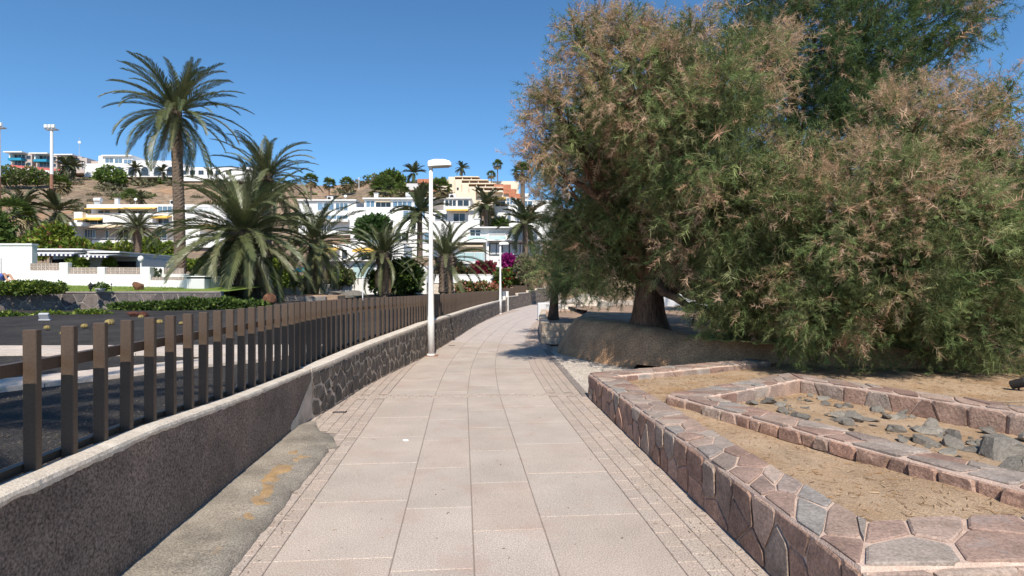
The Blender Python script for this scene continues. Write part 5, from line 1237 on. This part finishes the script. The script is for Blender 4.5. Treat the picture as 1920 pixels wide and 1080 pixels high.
b.box('middle_body', 672, 391.2, 862, 424, 'white', -1.6, 7); b.box('lower_body', 668, 424.2, 880, 500, 'white', -3.2, 7); b.win(735, 396, 739, 402, 1, y=-1.6); b.win(760, 398, 800, 412, 4, 'glass_blue', y=-1.6); b.win(748, 440, 772, 455, 2, y=-3.2); b.win(700, 440, 730, 458, 3, 'glass_blue', y=-3.2); b.win(790, 440, 812, 458, 2, 'glass_blue', y=-3.2)
b = Bld('white_flats', 'white flats with dark curtained windows and yellow awning right of the lamp head', 860, 440, 82)
b.box('top_body', 832, 373, 882, 396, 'white', 0, 6.5); b.box('roof', 806, 371, 884, 372.8, 'white', -.3, 6.6); b.box('stone_side', 808, 373, 831.6, 396, 'greystone', .4, 6.4); b.win(835, 375.5, 855, 386.5, 3, 'glass'); b.win(858, 375.5, 879, 386.5, 2, 'glass'); b.awn(839, 394, 880, 399, 'awning', -1.2, 1.1)
b.box('lower_body', 808, 396.2, 900, 450, 'white', -1.1, 6.5); b.win(852, 402.5, 873, 417, 2, y=-1.1); b.win(818, 403, 840, 414, 2, y=-1.1); b.box('right_body', 882.4, 385, 925, 396, 'cream', .2, 6); b.box('right_wing', 926, 374, 1045, 450, 'white', .6, 7); b.awn(926, 368.5, 948, 375, 'awning', .5, 1.4); b.win(950, 370.8, 967, 382, 3, 'glass_blue', y=.6, rows=2); b.win(972, 376, 998, 386, 3, 'glass_blue', y=.6); b.win(929, 377, 947, 386, 2, y=.6)
b.win(903, 410, 920, 424, 2, 'glass_blue', y=.6) if False else None
b = Bld('corner_villa', 'white villa with cream awning, glass balcony and wide curtained window near the farther lamp', 930, 520, 62)
b.box('upper_body', 880, 427, 1008, 450, 'white', .8, 7); b.box('upper_roof', 876, 424.5, 1012, 426.8, 'white', .2, 7.4); b.win(881, 430, 900, 441, 2, 'glass', y=.8, rows=2); b.win(917, 431, 946, 437, 2, 'curtain', y=.8); b.box('parapet', 878, 443, 948, 452, 'glass_pale', -.1, .0)
b.box('left_body', 848, 455, 912, 520, 'white', 1.6, 7); b.box('left_roof', 846, 449.5, 913, 454.8, 'white', -.6, 7); b.win(858, 462, 905, 476, 4, 'awning_cream', y=1.6); b.box('balcony_floor', 846, 491, 912, 495, 'white', -1.2, 1.55); b.awn(854, 455.5, 906, 463, 'awning_cream', 1.5, 2.0)
for a, c in ((857, 872), (873.5, 890.5), (892, 908)):
    g = b.box('balcony_glass', a, 475, c, 490.6, 'glass_pale', -1.18, -1.14)
b.rail(856, 474, 909, 490.6, 'white', -1.1, 3)
b.box('pier', 912.5, 440, 917, 500, 'white', -.6, 1.4); b.box('right_body', 917.4, 453, 1016, 505, 'white', 0, 7); b.box('right_roof', 914, 450.5, 1018, 452.8, 'white', -1.1, 7); b.win(919, 457, 954, 477, 3, 'curtain', 'dark', y=0); b.win(956, 457, 985, 478, 3, 'curtain', 'dark', y=0); b.win(988, 457, 1010, 478, 2, 'curtain', 'dark', y=0)
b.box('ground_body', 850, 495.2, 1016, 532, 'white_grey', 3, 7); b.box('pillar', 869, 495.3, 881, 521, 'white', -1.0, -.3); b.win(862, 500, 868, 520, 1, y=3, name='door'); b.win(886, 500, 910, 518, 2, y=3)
b = Bld('garden_house', 'low white house with pale glass door and yellow sunshade behind the palms', 680, 530, 50)
b.box('body', 640, 490, 742, 532, 'white', 0, 6); b.box('roof', 610, 487.5, 745, 489.8, 'white', -.5, 6.2); b.win(664, 495, 680, 520, 1, 'glass_pale', 'glass_pale'); b.win(682, 495, 700, 520, 1, 'glass_pale', 'glass_pale'); b.win(640.5, 497, 648, 502, 1); b.box('upper_body', 612, 455, 750, 487.2, 'white', 1.8, 6); b.win(630, 466, 640, 484, 1, y=1.8, name='door'); b.awn(662, 462, 712, 473, 'awning', 1.7, 2.0); b.awn(596, 462, 626, 475, 'awning', 1.7, 2.0); b.win(668, 474, 706, 485, 3, y=1.8)
b.box('left_body', 560, 489, 639, 530, 'pinkgrey', 1.2, 6); b.win(566, 498, 590, 520, 2, y=1.2); b.box('stair_wall', 770, 498, 800, 530, 'white_grey', .5, 5) ; b.rail(772, 500, 796, 512, 'white', .3, 4)
t = thing('sun_parasol', 'turquoise sun parasol over a white table left of the slim palm trunk', 'parasol', W(565, 518, 47))
MB().lathe([(.02, .74), (1.05, .52), (1.08, .34), (1.0, .36), (.05, .66)], 12).build('canopy', M['turquoise'], t); MB().lathe([(.03, -.9), (.03, .7)], 8).build('pole', M['lamp_white'], t)
t = thing('garden_table', 'white garden table under the turquoise parasol', 'table', W(566, 534, 46))
MB().box(-.7, -.5, .68, .7, .5, .73).build('tabletop', M['white'], t)
for x in (-.6, .6):
    for y in (-.4, .4): MB().box(x - .03, y - .03, 0, x + .03, y + .03, .678).build('leg', M['white'], t)

# ridge: flats with blue balconies, white arched building
for i, (x0, lab) in enumerate(((10, 'ridge flats with blue balconies, leftmost'), (57.5, 'ridge flats with blue balconies, middle, just left of the tall pole'), (104, 'ridge flats behind palms, right of the tall pole'))):
    b = Bld('ridge_flats', lab, x0 + 22, 316, 222, group='flats with balconies on the ridge'); q = 2.5 * i
    b.box('body', x0 + 4, 287 + q, x0 + 44, 318 + q, 'pinkgrey', 1.5, 12); b.box('roof', x0 + 1, 284.8 + q, x0 + 36, 286.8 + q, 'white', -1.2, 12.5)
    b.win(x0 + 11, 288.5 + q, x0 + 31, 298 + q, 3, 'glass', y=1.5); b.win(x0 + 11, 301 + q, x0 + 31, 309 + q, 3, 'glass', y=1.5); b.box('balcony', x0 + 7, 296.5 + q, x0 + 32, 301 + q, 'blue' if i < 2 else 'glass', -.6, 1.4); b.box('side_wall', x0 + 8, 287 + q, x0 + 10, 296.3 + q, 'white', -.3, 1.4)
    b.win(x0 + 34, 290 + q, x0 + 42, 297 + q, 1, 'glass', y=1.5); b.win(x0 + 34, 303 + q, x0 + 42, 309 + q, 1, 'glass', y=1.5)
t = thing('barrier', 'red and white barrier along the ridge road below the blue balconies', 'barrier', W(70, 318, 214))
for k in range(12):
    x = (-52 + k * 8) / K * 214; MB().box(x, 0, .9 - .14 * k, x + 7.6 / K * 214, .15, 1.75 - .14 * k).build('panel', M['red' if k not in (5,) else 'white'], t); MB().box(x, -.1, 0 - .14 * k, x + 7.9 / K * 214, .25, .895 - .14 * k).build('kerb_block', M['white'], t)
b = Bld('ridge_house', 'long white ridge building with blue glazed upper floor and arches', 310, 325, 210)
b.box('top_body', 181, 291, 245, 307, 'white', 1, 10); b.box('top_roof', 189, 290, 246, 292.4, 'white', .2, 10.5); b.win(194, 296, 209, 304, 2, 'glass_blue', y=1); b.win(212, 296.5, 226, 305, 2, 'glass_blue', y=1); b.win(229, 298, 243, 307, 2, 'glass_blue', y=1)
b.box('lower_body', 160, 307.2, 330, 332, 'white', -.5, 10); b.box('right_body', 245.4, 300.5, 330, 307, 'white', .6, 10); b.box('far_body', 330.4, 312, 470, 338, 'white', 1.5, 10)
for k in range(5):
    x0 = 226 + k * 24; n = 8; v = []; w = 8.5
    pts = [(b.X(x0 - w), b.Z(329)), (b.X(x0 + w), b.Z(329)), ] + [(b.X(x0 + w * math.cos(math.pi * j / n)), b.Z(321 - 9 * math.sin(math.pi * j / n))) for j in range(n + 1)]
    m = len(pts); v = [(x, -.5 - .25, z) for x, z in pts] + [(x, -.5 - .01, z) for x, z in pts]
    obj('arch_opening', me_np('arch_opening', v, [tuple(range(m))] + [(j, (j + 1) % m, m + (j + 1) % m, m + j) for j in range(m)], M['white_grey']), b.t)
    pts = [(b.X(x0) + (x - b.X(x0)) * .82, z - .25 if i > 1 else z + .02) for i, (x, z) in enumerate(pts)]; obj('arch_glass', me_np('arch_glass', [(x, -.5 - .28, z) for x, z in pts] + [(x, -.5 - .26, z) for x, z in pts], [tuple(range(m))] + [(j, (j + 1) % m, m + (j + 1) % m, m + j) for j in range(m)], M['glass']), b.t)
for a in (336, 352, 368, 384, 400, 420): b.win(a, 318, a + 10, 326, 1, 'glass', y=1.5)
b = Bld('square_tower', 'pink-grey block with two slit windows left of the white ridge building', 157, 320, 218)
b.box('body', 149, 296, 163, 324, 'pinkgrey', 0, 8); b.win(153.6, 302, 155.6, 317, 1); b.win(158.2, 303, 160.2, 317, 1); b.box('shed', 163.4, 300, 180, 308, 'pinkgrey', 2, 8)

# cream terraced flats with terracotta recesses
b = Bld('terraced_flats', 'cream stepped flats with terracotta balconies on the hill at right of centre', 900, 380, 195)
for k in range(4):
    x0 = 836 + k * 14.5; y0 = 323 + k * 9.5; d = 8 - 2.6 * k
    b.box('stair_tower', x0, y0, x0 + 12.5, y0 + 30, 'cream', d, d + 9)
    if k: b.box('roof_edge', x0 + 13, y0 - .6, x0 + 64, y0 + .8, 'cream', d - .8, d + 8)
    else: b.box('roof_edge', x0 + 13, y0 - .2, x0 + 60, y0 + 1.2, 'cream', d - .8, d + 8)
    b.box('back_wall', x0 + 13, y0 + 1.3, x0 + 62, y0 + 7.4, 'brickwall', d + 1.4, d + 8); b.box('balcony', x0 + 13, y0 + 6.2, x0 + 64, y0 + 9.2, 'cream', d - 1, d - .6); b.box('floor_slab', x0 + 13, y0 + 7.5, x0 + 62, y0 + 9.4, 'cream', d - .59, d + 8)
    for j in (27, 44): b.box('party_wall', x0 + j, y0 + 1.4, x0 + j + 1.2, y0 + 6.1, 'cream', d - .6, d + 1.3)
    b.win(x0 + 29, y0 + 3.5, x0 + 41, y0 + 7, 2, 'glass', 'brickwall', y=d + 1.4); b.win(x0 + 3, y0 + 14, x0 + 7, y0 + 19, 1, 'glass', 'cream', y=d) if k < 2 else None
b.box('left_house', 823, 329, 835.5, 365, 'cream', 7, 14); b.win(826, 336, 832, 341, 1, 'glass', 'white', y=7); b.box('base', 848, 360, 960, 384, 'cream', 1.4, 8)
b.box('upper_row', 896, 330.5, 973, 356, 'cream', 9.2, 14); b.win(938, 336, 943, 344, 1, 'glass', 'white', y=9.2); b.win(952, 338, 957, 346, 1, 'glass', 'white', y=9.2)
for a, y0, c in ((926, 345, 958), (944, 354, 968), (954, 363, 979)): b.box('terracotta_roof', a, y0, c, y0 + 8.5, 'terracotta', 1.0 - (y0 - 345) * .05, 6)
b = Bld('tiled_house', 'small house with terracotta roof on the hill left of the cream flats', 790, 372, 175)
b.box('body', 762, 344, 784, 356, 'white_grey', 0, 7); b.box('roof', 783, 336, 822, 343, 'terracotta', -.5, 7); b.box('body', 784.3, 343.2, 822, 372, 'cream', .5, 7); b.box('stair', 808, 352, 822, 372, 'terracotta', -.6, .4); b.win(790, 348, 796, 354, 1, 'glass', y=.5); b.win(800, 348, 805, 354, 1, 'glass', y=.5)

# low white house with striped awnings and the blank white house at the left edge
b = Bld('white_house', 'plain white house wall at the left edge beside the striped awnings', 20, 535, 31.5, cat='house')
b.box('body', -160, 460, 60, 545, 'white', 0, .35); b.box('parapet', -162, 456.5, 61, 459.8, 'white', -.06, .41); b.win(-8, 485, 1.5, 510, 1, 'white_grey')
b = Bld('veranda_house', 'low white house with navy and white striped awnings', 150, 535, 37, cat='house')
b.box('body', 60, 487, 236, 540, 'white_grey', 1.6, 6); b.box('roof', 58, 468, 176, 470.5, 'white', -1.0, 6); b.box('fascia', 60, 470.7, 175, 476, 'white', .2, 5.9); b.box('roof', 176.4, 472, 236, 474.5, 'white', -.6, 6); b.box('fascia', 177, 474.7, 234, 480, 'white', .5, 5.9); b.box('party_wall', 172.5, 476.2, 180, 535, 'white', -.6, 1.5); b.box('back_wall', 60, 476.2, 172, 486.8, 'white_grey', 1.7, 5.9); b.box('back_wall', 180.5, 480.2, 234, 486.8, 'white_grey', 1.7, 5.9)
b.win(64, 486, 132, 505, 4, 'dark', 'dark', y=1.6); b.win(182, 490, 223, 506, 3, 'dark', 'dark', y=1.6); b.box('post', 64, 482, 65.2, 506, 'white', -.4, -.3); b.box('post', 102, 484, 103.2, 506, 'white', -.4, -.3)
for x0, x1, ya, yb, n in ((64, 172, 471.5, 481, 27), (180, 234, 477, 484, 15)):
    aw = b.awn(x0, ya, x1, yb - 2.4, 'white_grey', -.2, 1.3)
    for k in range(n):
        a = x0 + (x1 - x0) * k / n; c = x0 + (x1 - x0) * (k + 1) / n; sl = 1.5 * k / n
        MB().box(b.X(a), -1.53, b.Z(yb + sl), b.X(c) - .003, -1.505, b.Z(yb - 3.2 + sl)).build('valance_stripe', M['navy' if k % 2 == 0 else 'white'], aw)

# roof clutter: tanks, flues, cooling units, dishes
def clutter(px, py, Y, kind, lab):
    x, _, z = W(px, py, Y); t = thing({'tank': 'water_tank', 'flue': 'roof_flue', 'unit': 'cooling_unit', 'dish': 'satellite_dish'}[kind], lab, {'tank': 'tank', 'flue': 'flue', 'unit': 'cooling unit', 'dish': 'dish'}[kind], (x, Y + 2, z))
    if kind == 'tank': MB().tube([(-.6, 0, .75), (.6, 0, .75)], .38, 12).build('drum', M['white_grey'], t); MB().box(-.5, -.25, 0, .5, .25, .36).build('stand', M['steel'], t)
    elif kind == 'flue': MB().box(-.3, -.3, 0, .3, .3, .9, bev=.03).build('stack', M['white'], t); MB().box(-.38, -.38, .95, .38, .38, 1.03).build('cap', M['white_grey'], t)
    elif kind == 'unit': MB().box(-.5, -.2, .05, .5, .2, .8, bev=.03).build('casing', M['white_grey'], t); MB().lathe([(.28, 0), (.28, .02)], 14).build('fan_grille', M['dark'], t, loc=(-.1, -.225, .42), rot=(math.pi / 2, 0, 0))
    else: MB().lathe([(.02, .0), (.18, .04), (.26, .10), (.25, .11), (.02, .02)], 14).build('reflector', M['lamp_white'], t, loc=(0, 0, .8), rot=(1.1, 0, .3)); MB().tube([(0, 0, 0), (0, 0, .8)], .04, 6).build('mount', M['steel'], t)
for a in ((168, 380, 98, 'tank', 'pale water tank on the roof of the yellow-awning apartments, left'), (205, 380, 98, 'flue', 'square flue on the roof of the yellow-awning apartments'), (240, 380, 98, 'dish', 'satellite dish on the roof of the yellow-awning apartments'), (312, 381, 98, 'unit', 'cooling unit on the right roof of the yellow-awning apartments'),
          (700, 371, 90, 'flue', 'square flue on the left end of the terrace block roof'), (764, 371, 90, 'tank', 'water tank on the terrace block roof near the lamp'), (641, 374, 96, 'dish', 'satellite dish on the terrace house roof'), (612, 374, 96, 'unit', 'cooling unit on the terrace house roof'), (846, 370.6, 82, 'unit', 'cooling unit on the white flats roof'), (985, 373.5, 84, 'tank', 'water tank on the white flats right wing'),
          (892, 424, 62, 'flue', 'square flue on the corner villa roof'), (700, 487, 50, 'unit', 'cooling unit on the garden house roof')): clutter(*a)

# low walls behind the palms
for px0, px1, y0, y1, Y, m, lab in ((620, 800, 522, 542, 44, 'white', 'long low white garden wall behind the slim and arched palms'), (765, 938, 515.5, 529, 52, 'white', 'low white wall in front of the corner villa'), (780, 870, 531, 546, 44.5, 'coping', 'pale low wall behind the shaggy palm'), (470, 622, 535, 556, 43, 'coping', 'pale sunlit path wall right of the big palm')):
    k = Y / K; t = thing('low_wall', lab, 'wall', ((px0 - 960) * k, Y, 0)); MB().box(0, 0, .3, (px1 - px0) * k, .25, EYE - (y0 - HOR) * k, bev=.02).build('wall_body', M[m], t); MB().box(-.05, -.05, EYE - (y0 - HOR) * k + .002, (px1 - px0) * k + .05, .3, EYE - (y0 - HOR) * k + .06, bev=.015).build('coping', M['white'], t)
t = thing('grey_bed_wall', 'low grey block edging round the foot of the slim palm', 'wall', W(560, 562, 33.5)); k = 33.5 / K
MB().box(-27 * k, 0, -.3, 50 * k, .3, 6 * k, bev=.02).build('block_row', M['greystone'], t); MB().box(-27 * k, .302, -.3, 70 * k, 6, 8 * k, bev=.02).build('bed', M['soil'], t)
t = thing('covered_heap', 'low grey rock heap between the slim and arched palms', 'rock', W(660, 553, 36)); k = 36 / K
obj('rock', rock_mesh(91, M['slate'], .5), t, sc=(34 * k, 1.2, 22 * k)); obj('rock', rock_mesh(92, M['slate'], .5), t, loc=(-30 * k, .3, 0), sc=(22 * k, 1, 16 * k))

# ------------------------------------------------------------------ floodlight masts, small things
def mast(px, base_y, top_y, Y, label):
    x, _, zb = W(px, base_y, Y); h = W(px, top_y, Y)[2] - zb; t = thing('light_mast', label, 'light mast', (x, Y, zb), group='tall floodlight masts on the slope')
    MB().tube([(0, 0, -1), (0, 0, h * .35)], [.34, .32], 10).build('lower_pole', M['rust'], t); MB().tube([(0, 0, h * .35), (0, 0, h)], [.32, .26], 10).build('pole', M['lamp_white'], t)
    hd = MB().box(-1.1, -.5, h - .1, 1.1, .5, h + .15, bev=.03).build('platform', M['steel'], t)
    for x in (-.75, 0, .75): MB().box(x - .3, -.75, h + .2, x + .3, -.35, h + .85, bev=.05).build('floodlight', M['lamp_white'], t)
mast(97, 372, 243, 118, 'tall white floodlight mast on the slope left of the tall palm'); mast(-2, 380, 240, 112, 'floodlight mast cut off by the left edge of the picture')
x, y, z = W(149, 320, 225); t = thing('antenna', 'thin lattice antenna on the ridge left of the white building', 'antenna', (x, y, z)); mb = MB()
for dx, dy in ((-.3, -.2), (.3, -.2), (0, .3)): mb.tube([(dx, dy, 0), (0, 0, 13)], [.05, .03], 5)
for k in range(10): mb.box(-.3 + .03 * k, -.02, 1.2 * k, .3 - .03 * k, .02, 1.2 * k + .06)
mb.build('lattice', M['steel'], t); MB().box(-.5, -.1, 10.5, .5, .1, 11.3).build('dish', M['lamp_white'], t)
x, y, z = W(673, 352, 185); t = thing('lamp_post', 'thin white lamp post on the skyline right of the round-headed palm', 'lamp post', (x, y, z)); MB().tube([(0, 0, -.5), (0, 0, 3.0)], .09, 6).build('pole', M['lamp_white'], t); MB().box(-.25, -.1, 3.0, .25, .1, 3.15).build('lamp_head', M['lamp_white'], t)
x, y, z = W(264, 512, 31.5); t = thing('globe_lamp', 'white globe garden lamp behind the pierced wall', 'lamp', (x, y, z)); MB().tube([(0, 0, -.3), (0, 0, .62)], .035, 8).build('pole', M['lamp_white'], t); MB().lathe([(.02, .58), (.11, .63), (.155, .76), (.11, .89), (.02, .93)], 14).build('globe', M['paper'], t, True)
x, y, z = W(680, 562, 34); t = thing('marker_post', 'thin white post standing behind the fence between two palms', 'post', (x, y, z)); MB().tube([(0, 0, -.2), (0, 0, 1.35)], .03, 8).build('shaft', M['lamp_white'], t); MB().lathe([(.034, 1.35), (.03, 1.38)], 8).build('cap', M['steel'], t)
x, y, z = W(170, 547, 25.1); t = thing('garden_lantern', 'small black garden lantern on the stone terrace wall', 'lantern', (x, y, 1.43)); MB().lathe([(.05, 0), (.03, .03), (.025, .1), (.07, .13), (.085, .26), (.08, .27)], 8).build('body', M['dark'], t); MB().lathe([(.12, .271), (.02, .37), (.012, .42)], 8).build('roof', M['dark'], t)
t = thing('path_light', 'thin black garden stake light near the white bowl', 'lantern', (W(209, 545, 27)[0], 27, float(lawn_z(W(209, 545, 27)[0], 27)))); MB().tube([(0, 0, 0), (0, 0, .28)], .012, 6).build('stake', M['dark'], t); MB().lathe([(.03, .28), (.035, .33), (.01, .36)], 8).build('light_head', M['dark'], t)
t = thing('planter_bowl', 'white bowl planter with leafy plant on the stone terrace wall', 'plant pot', (W(189, 546, 25.6)[0], 25.6, 1.43)); MB().lathe([(.12, 0), (.2, .08), (.23, .15), (.2, .15), (.15, .1)], 14).build('bowl', M['white'], t); tag(obj('foliage', leaf_cloud([(0, 0, .22, .2, .2, .12), (.22, 0, .16, .12, .1, .08)], 160, .13, DG + LG, 51), t), kind='stuff')
o = obj('garden_rock', rock_mesh(61, M['boulder'], .9), None, loc=(W(260, 545, 28)[0], 28, 1.62), rot=(0, .4, .3), sc=(.33, .33, .36)); tag(o, 'brown rock on the lawn against the white garden wall', 'rock')
o = obj('garden_boulder', rock_mesh(62, M['boulder'], .95), None, loc=(W(505, 563, 27)[0], 27, 1.02), rot=(.2, .1, .5), sc=(.42, .42, .42)); tag(o, 'reddish brown boulder right of the big palm trunk', 'rock')
for i, (px, py, r, lab) in enumerate(((248, 578, .24, 'dark red lava rock, left one of the pair on black gravel'), (266, 577, .26, 'dark red lava rock, right one of the pair on black gravel'))):
    Y = 20.8; x = W(px, py, Y)[0]; o = obj('lava_rock', rock_mesh(63 + i, M['redlava'], .55), None, loc=(x, Y, float(garden_z(Y)) + .1), rot=(0, .2, i), sc=(r, r, r)); tag(o, lab, 'rock', 'dark red lava rocks')
x, y = W(85, 588, 19)[0], 19.0; t = thing('floodlight', 'grey ground floodlight on the black gravel below the terrace wall', 'floodlight', (x, y, float(garden_z(y)) + .02), .3)
MB().box(-.16, -.1, 0, .16, .1, .05, bev=.01).build('base', M['steel'], t); MB().box(-.14, -.04, .08, .14, .05, .28, bev=.015).build('housing', M['steel'], t, rot=(.5, 0, 0)); MB().box(-.02, 0, .04, .02, .05, .12).build('bracket', M['dark'], t)
cs = [(205, 604, .13), (299, 602, .10), (158, 608, .09), (264, 594, .09), (180, 610, .08), (88, 610, .08), (340, 603, .07), (118, 618, .07)]
cl = ['biggest yellow barrel cactus seen above the third fence post', 'yellow cactus seen right of the fifth fence post', 'tan cactus left of the big yellow one', 'tan cactus below the red lava rocks', 'small tan cactus close left of the big yellow one', 'small tan plant above the second fence post', 'small pale plant right of the fifth fence post', 'small pale plant low among the left fence posts']
for i, ((px, py, r), lab) in enumerate(zip(cs, cl)):
    zz = .5; Y = (EYE - zz) * K / (py + 6 - HOR); x = (px - 960) / K * Y; t = thing('cactus', lab, 'cactus', (x, Y, float(garden_z(Y))), group='small cacti on the black gravel'); n = 20; v = []; pr = [(.5, 0), (.95, .3), (1, .7), (.75, 1.15), (.2, 1.35)]
    for rr, zq in pr: v += [(r * rr * (1 if k % 2 else .84) * math.cos(2 * math.pi * k / n), r * rr * (1 if k % 2 else .84) * math.sin(2 * math.pi * k / n), r * zq) for k in range(n)]
    obj('stem', me_np('stem', v, [(a * n + k, a * n + (k + 1) % n, a * n + n + (k + 1) % n, a * n + n + k) for a in range(4) for k in range(n)] + [tuple(range(80, 100))], M['cactus']), t)
    mb = MB(); rg = random.Random(i)
    for _ in range(60):
        d = Vector((rg.uniform(-1, 1), rg.uniform(-1, 1), rg.uniform(0, 1))).normalized(); p = Vector((d.x * r, d.y * r, r * .7 + d.z * r * .65)); w = d.cross(Vector((.3, .2, 1))).normalized() * .004; mb.add([p - w, p + w, p + d * r * .35], [(0, 1, 2)])
    tag(mb.build('spines', M['cactus'], t), kind='stuff')

# garden walkways behind the fence: rows of pale slabs
def walkway(name, a, b, w, n, m, rows=2):
    a, b = Vector(a), Vector(b); d = (b - a) / n; s = Vector((-d.y, d.x)).normalized() * (w / rows); t = bpy.data.objects.new(name, None); link(t); t.location = (a.x, a.y, 0); tag(t, kind='structure')
    for k in range(n):
        for r in range(rows):
            p = a + d * k + s * r; q = [p, p + d * .985, p + d * .985 + s * .98, p + s * .98]; z = [float(garden_z(x.y)) + .055 for x in q]
            obj('slab', me_np('slab', [(x.x - a.x, x.y - a.y, zz) for x, zz in zip(q, z)] + [(x.x - a.x, x.y - a.y, zz - .12) for x, zz in zip(q, z)], [(0, 1, 2, 3), (0, 4, 5, 1), (1, 5, 6, 2), (2, 6, 7, 3), (3, 7, 4, 0)], M['slab_walk']), t)
walkway('garden_path', (-11.5, 10.9), (-3.9, 11.1), 1.3, 12, 'slab_walk'); walkway('garden_path', (-8.2, 6.0), (-4.15, 10.6), .85, 9, 'slab_walk')

# litter on the path and drain covers
for px, py, lab in ((760, 827, 'crumpled white paper scrap on the path slabs'), (478, 925, 'white paper scrap lying on the concrete strip at left')):
    x, y, z = onz(px, py, 0 if px > 600 else .04); v = [(R.uniform(-1, 1) * .012 + .03 * math.cos(a) * R.uniform(.7, 1.2), .022 * math.sin(a), R.uniform(.002, .016)) for a in np.linspace(0, 6.28, 9)[:-1]]
    o = obj('paper_scrap', me_np('paper_scrap', v + [(0, 0, .02)] + [(a * .9, b * .9, .0) for a, b, c in v], [(i, (i + 1) % 8, 8) for i in range(8)] + [(9 + i, 9 + (i + 1) % 8, (i + 1) % 8, i) for i in range(8)], M['paper']), None, loc=(x, y, z + .002)); tag(o, lab, 'litter', 'scraps of paper')
for px, py, lab in ((637, 773, 'small dark drain grate in the path by the start of the stone wall'), (847, 648, 'small dark drain grate in the path beyond the near lamp')):
    x, y, z = onz(px, py); t = thing('drain_grate', lab, 'drain', (x, y, .002), .08, 'small drain grates in the path'); MB().box(-.09, -.05, 0, .09, .05, .003).build('plate', M['dark'], t)
    for k in range(6): MB().box(-.075 + k * .027, -.04, .0032, -.062 + k * .027, .04, .006).build('bar', M['border'], t)
x, y, z = onz(1910, 727, .3); t = thing('spot_light', 'black garden spotlight on the sand at the right edge', 'spotlight', (x, y, float(sand_h(np.array(x), np.array(y)))), .6)
MB().lathe([(.05, -.09), (.06, -.08), (.065, .08), (.05, .09)], 14).build('housing', M['dark'], t, rot=(1.2, 0, 0), loc=(0, 0, .1)); MB().lathe([(.045, .091), (.045, .095)], 14).build('lens', M['lens'], t, rot=(1.2, 0, 0), loc=(0, 0, .1)); MB().tube([(0, 0, -.02), (0, 0, .08)], .012, 6).build('stake', M['dark'], t)
t = thing('fallen_branch', 'thin fallen twig lying on the sand behind the inner kerb at right', 'twig', (5.35, 6.9, .3)); mb = MB(); mb.tube([(-.45, .05, .01), (-.1, .0, .02), (.3, .06, .015), (.8, -.02, .02)], [.009, .012, .01, .004], 6); mb.build('stick', M['twig'], t); MB().tube([(.1, .03, .02), (.3, -.12, .03), (.42, -.2, .02)], [.007, .005, .003], 5).build('side_twig', M['twig'], t)

# ------------------------------------------------------------------ sunbather at the left edge
def sunbather():
    x, _, z = W(18, 532, 27.5); zl = float(lawn_z(W(18, 532, 27.5)[0], 27.5))
    bed = thing('sun_lounger', 'low sun lounger at the left edge on the lawn', 'sun lounger', (x - .2, 27.5, zl)); MB().box(-1.3, -.3, .24, .5, .3, .30, bev=.02).build('mattress', M['awning_cream'], bed)
    MB().box(-1.3, -.32, .2, .52, .32, .238).build('frame', M['lamp_white'], bed)
    for a in (-1.1, .35):
        for c in (-.26, .26): MB().box(a - .02, c - .02, 0, a + .02, c + .02, .199).build('leg', M['lamp_white'], bed)
    t = thing('person', 'person lying on the sun lounger with knees drawn up, pale top and blue shorts', 'person', (x - .2, 27.5, zl + .302))
    J = [(-.25, 0, .12), (-.5, 0, .15), (-.75, 0, .19), (-.92, 0, .22), (-1.08, 0, .24), (-1.2, 0, .26),
         (-.22, -.1, .12), (.05, -.12, .42), (.18, -.11, .08), (.33, -.11, .06), (-.22, .1, .12), (.08, .12, .36), (.28, .11, .07), (.43, .11, .07),
         (-.8, -.2, .19), (-.62, -.27, .12), (-.38, -.22, .2), (-.3, -.2, .22), (-.8, .2, .19), (-.62, .27, .12), (-.38, .22, .2), (-.3, .2, .22)]
    E = [(0, 1), (1, 2), (2, 3), (3, 4), (4, 5), (0, 6), (6, 7), (7, 8), (8, 9), (0, 10), (10, 11), (11, 12), (12, 13), (2, 14), (14, 15), (15, 16), (16, 17), (2, 18), (18, 19), (19, 20), (20, 21)]
    rad = [.13, .12, .13, .06, .095, .085, .09, .06, .05, .035, .09, .06, .05, .035, .055, .042, .032, .035, .055, .042, .032, .035]
    me = bpy.data.meshes.new('body'); me.from_pydata(J, E, []); me.materials.append(M['skin']); o = obj('body', me, t)
    md = o.modifiers.new('skin', 'SKIN'); o.modifiers.new('sub', 'SUBSURF').levels = 1; o.modifiers['sub'].render_levels = 1
    for i, r in enumerate(rad): me.skin_vertices[0].data[i].radius = (r, r)
    me.skin_vertices[0].data[0].use_root = True
    MB().tube([(-.36, 0, .13), (-.5, 0, .155), (-.68, 0, .18), (-.84, 0, .2)], [.135, .14, .15, .09], 14).build('shirt', M['cloth_pale'], t, True)
    sh = MB().tube([(-.38, 0, .13), (-.22, 0, .13)], [.145, .14], 14); sh.tube([(-.22, -.1, .12), (-.02, -.118, .36)], [.115, .085], 12).tube([(-.22, .1, .12), (0, .118, .30)], [.115, .085], 12); sh.build('shorts', M['cloth_blue'], t, True)
    MB().lathe([(.03, -.09), (.09, -.06), (.105, .02), (.08, .08), (.02, .11)], 12).build('hair', M['hair'], t, True, loc=(-1.2, 0, .265), rot=(0, -1.3, 0))
    for s in (-1, 1):     # feet
        MB().tube([(.18 if s < 0 else .28, s * .11, .06), (.33 if s < 0 else .43, s * .11, .05)], [.045, .03], 8).build('foot', M['skin'], t, True)
sunbather()
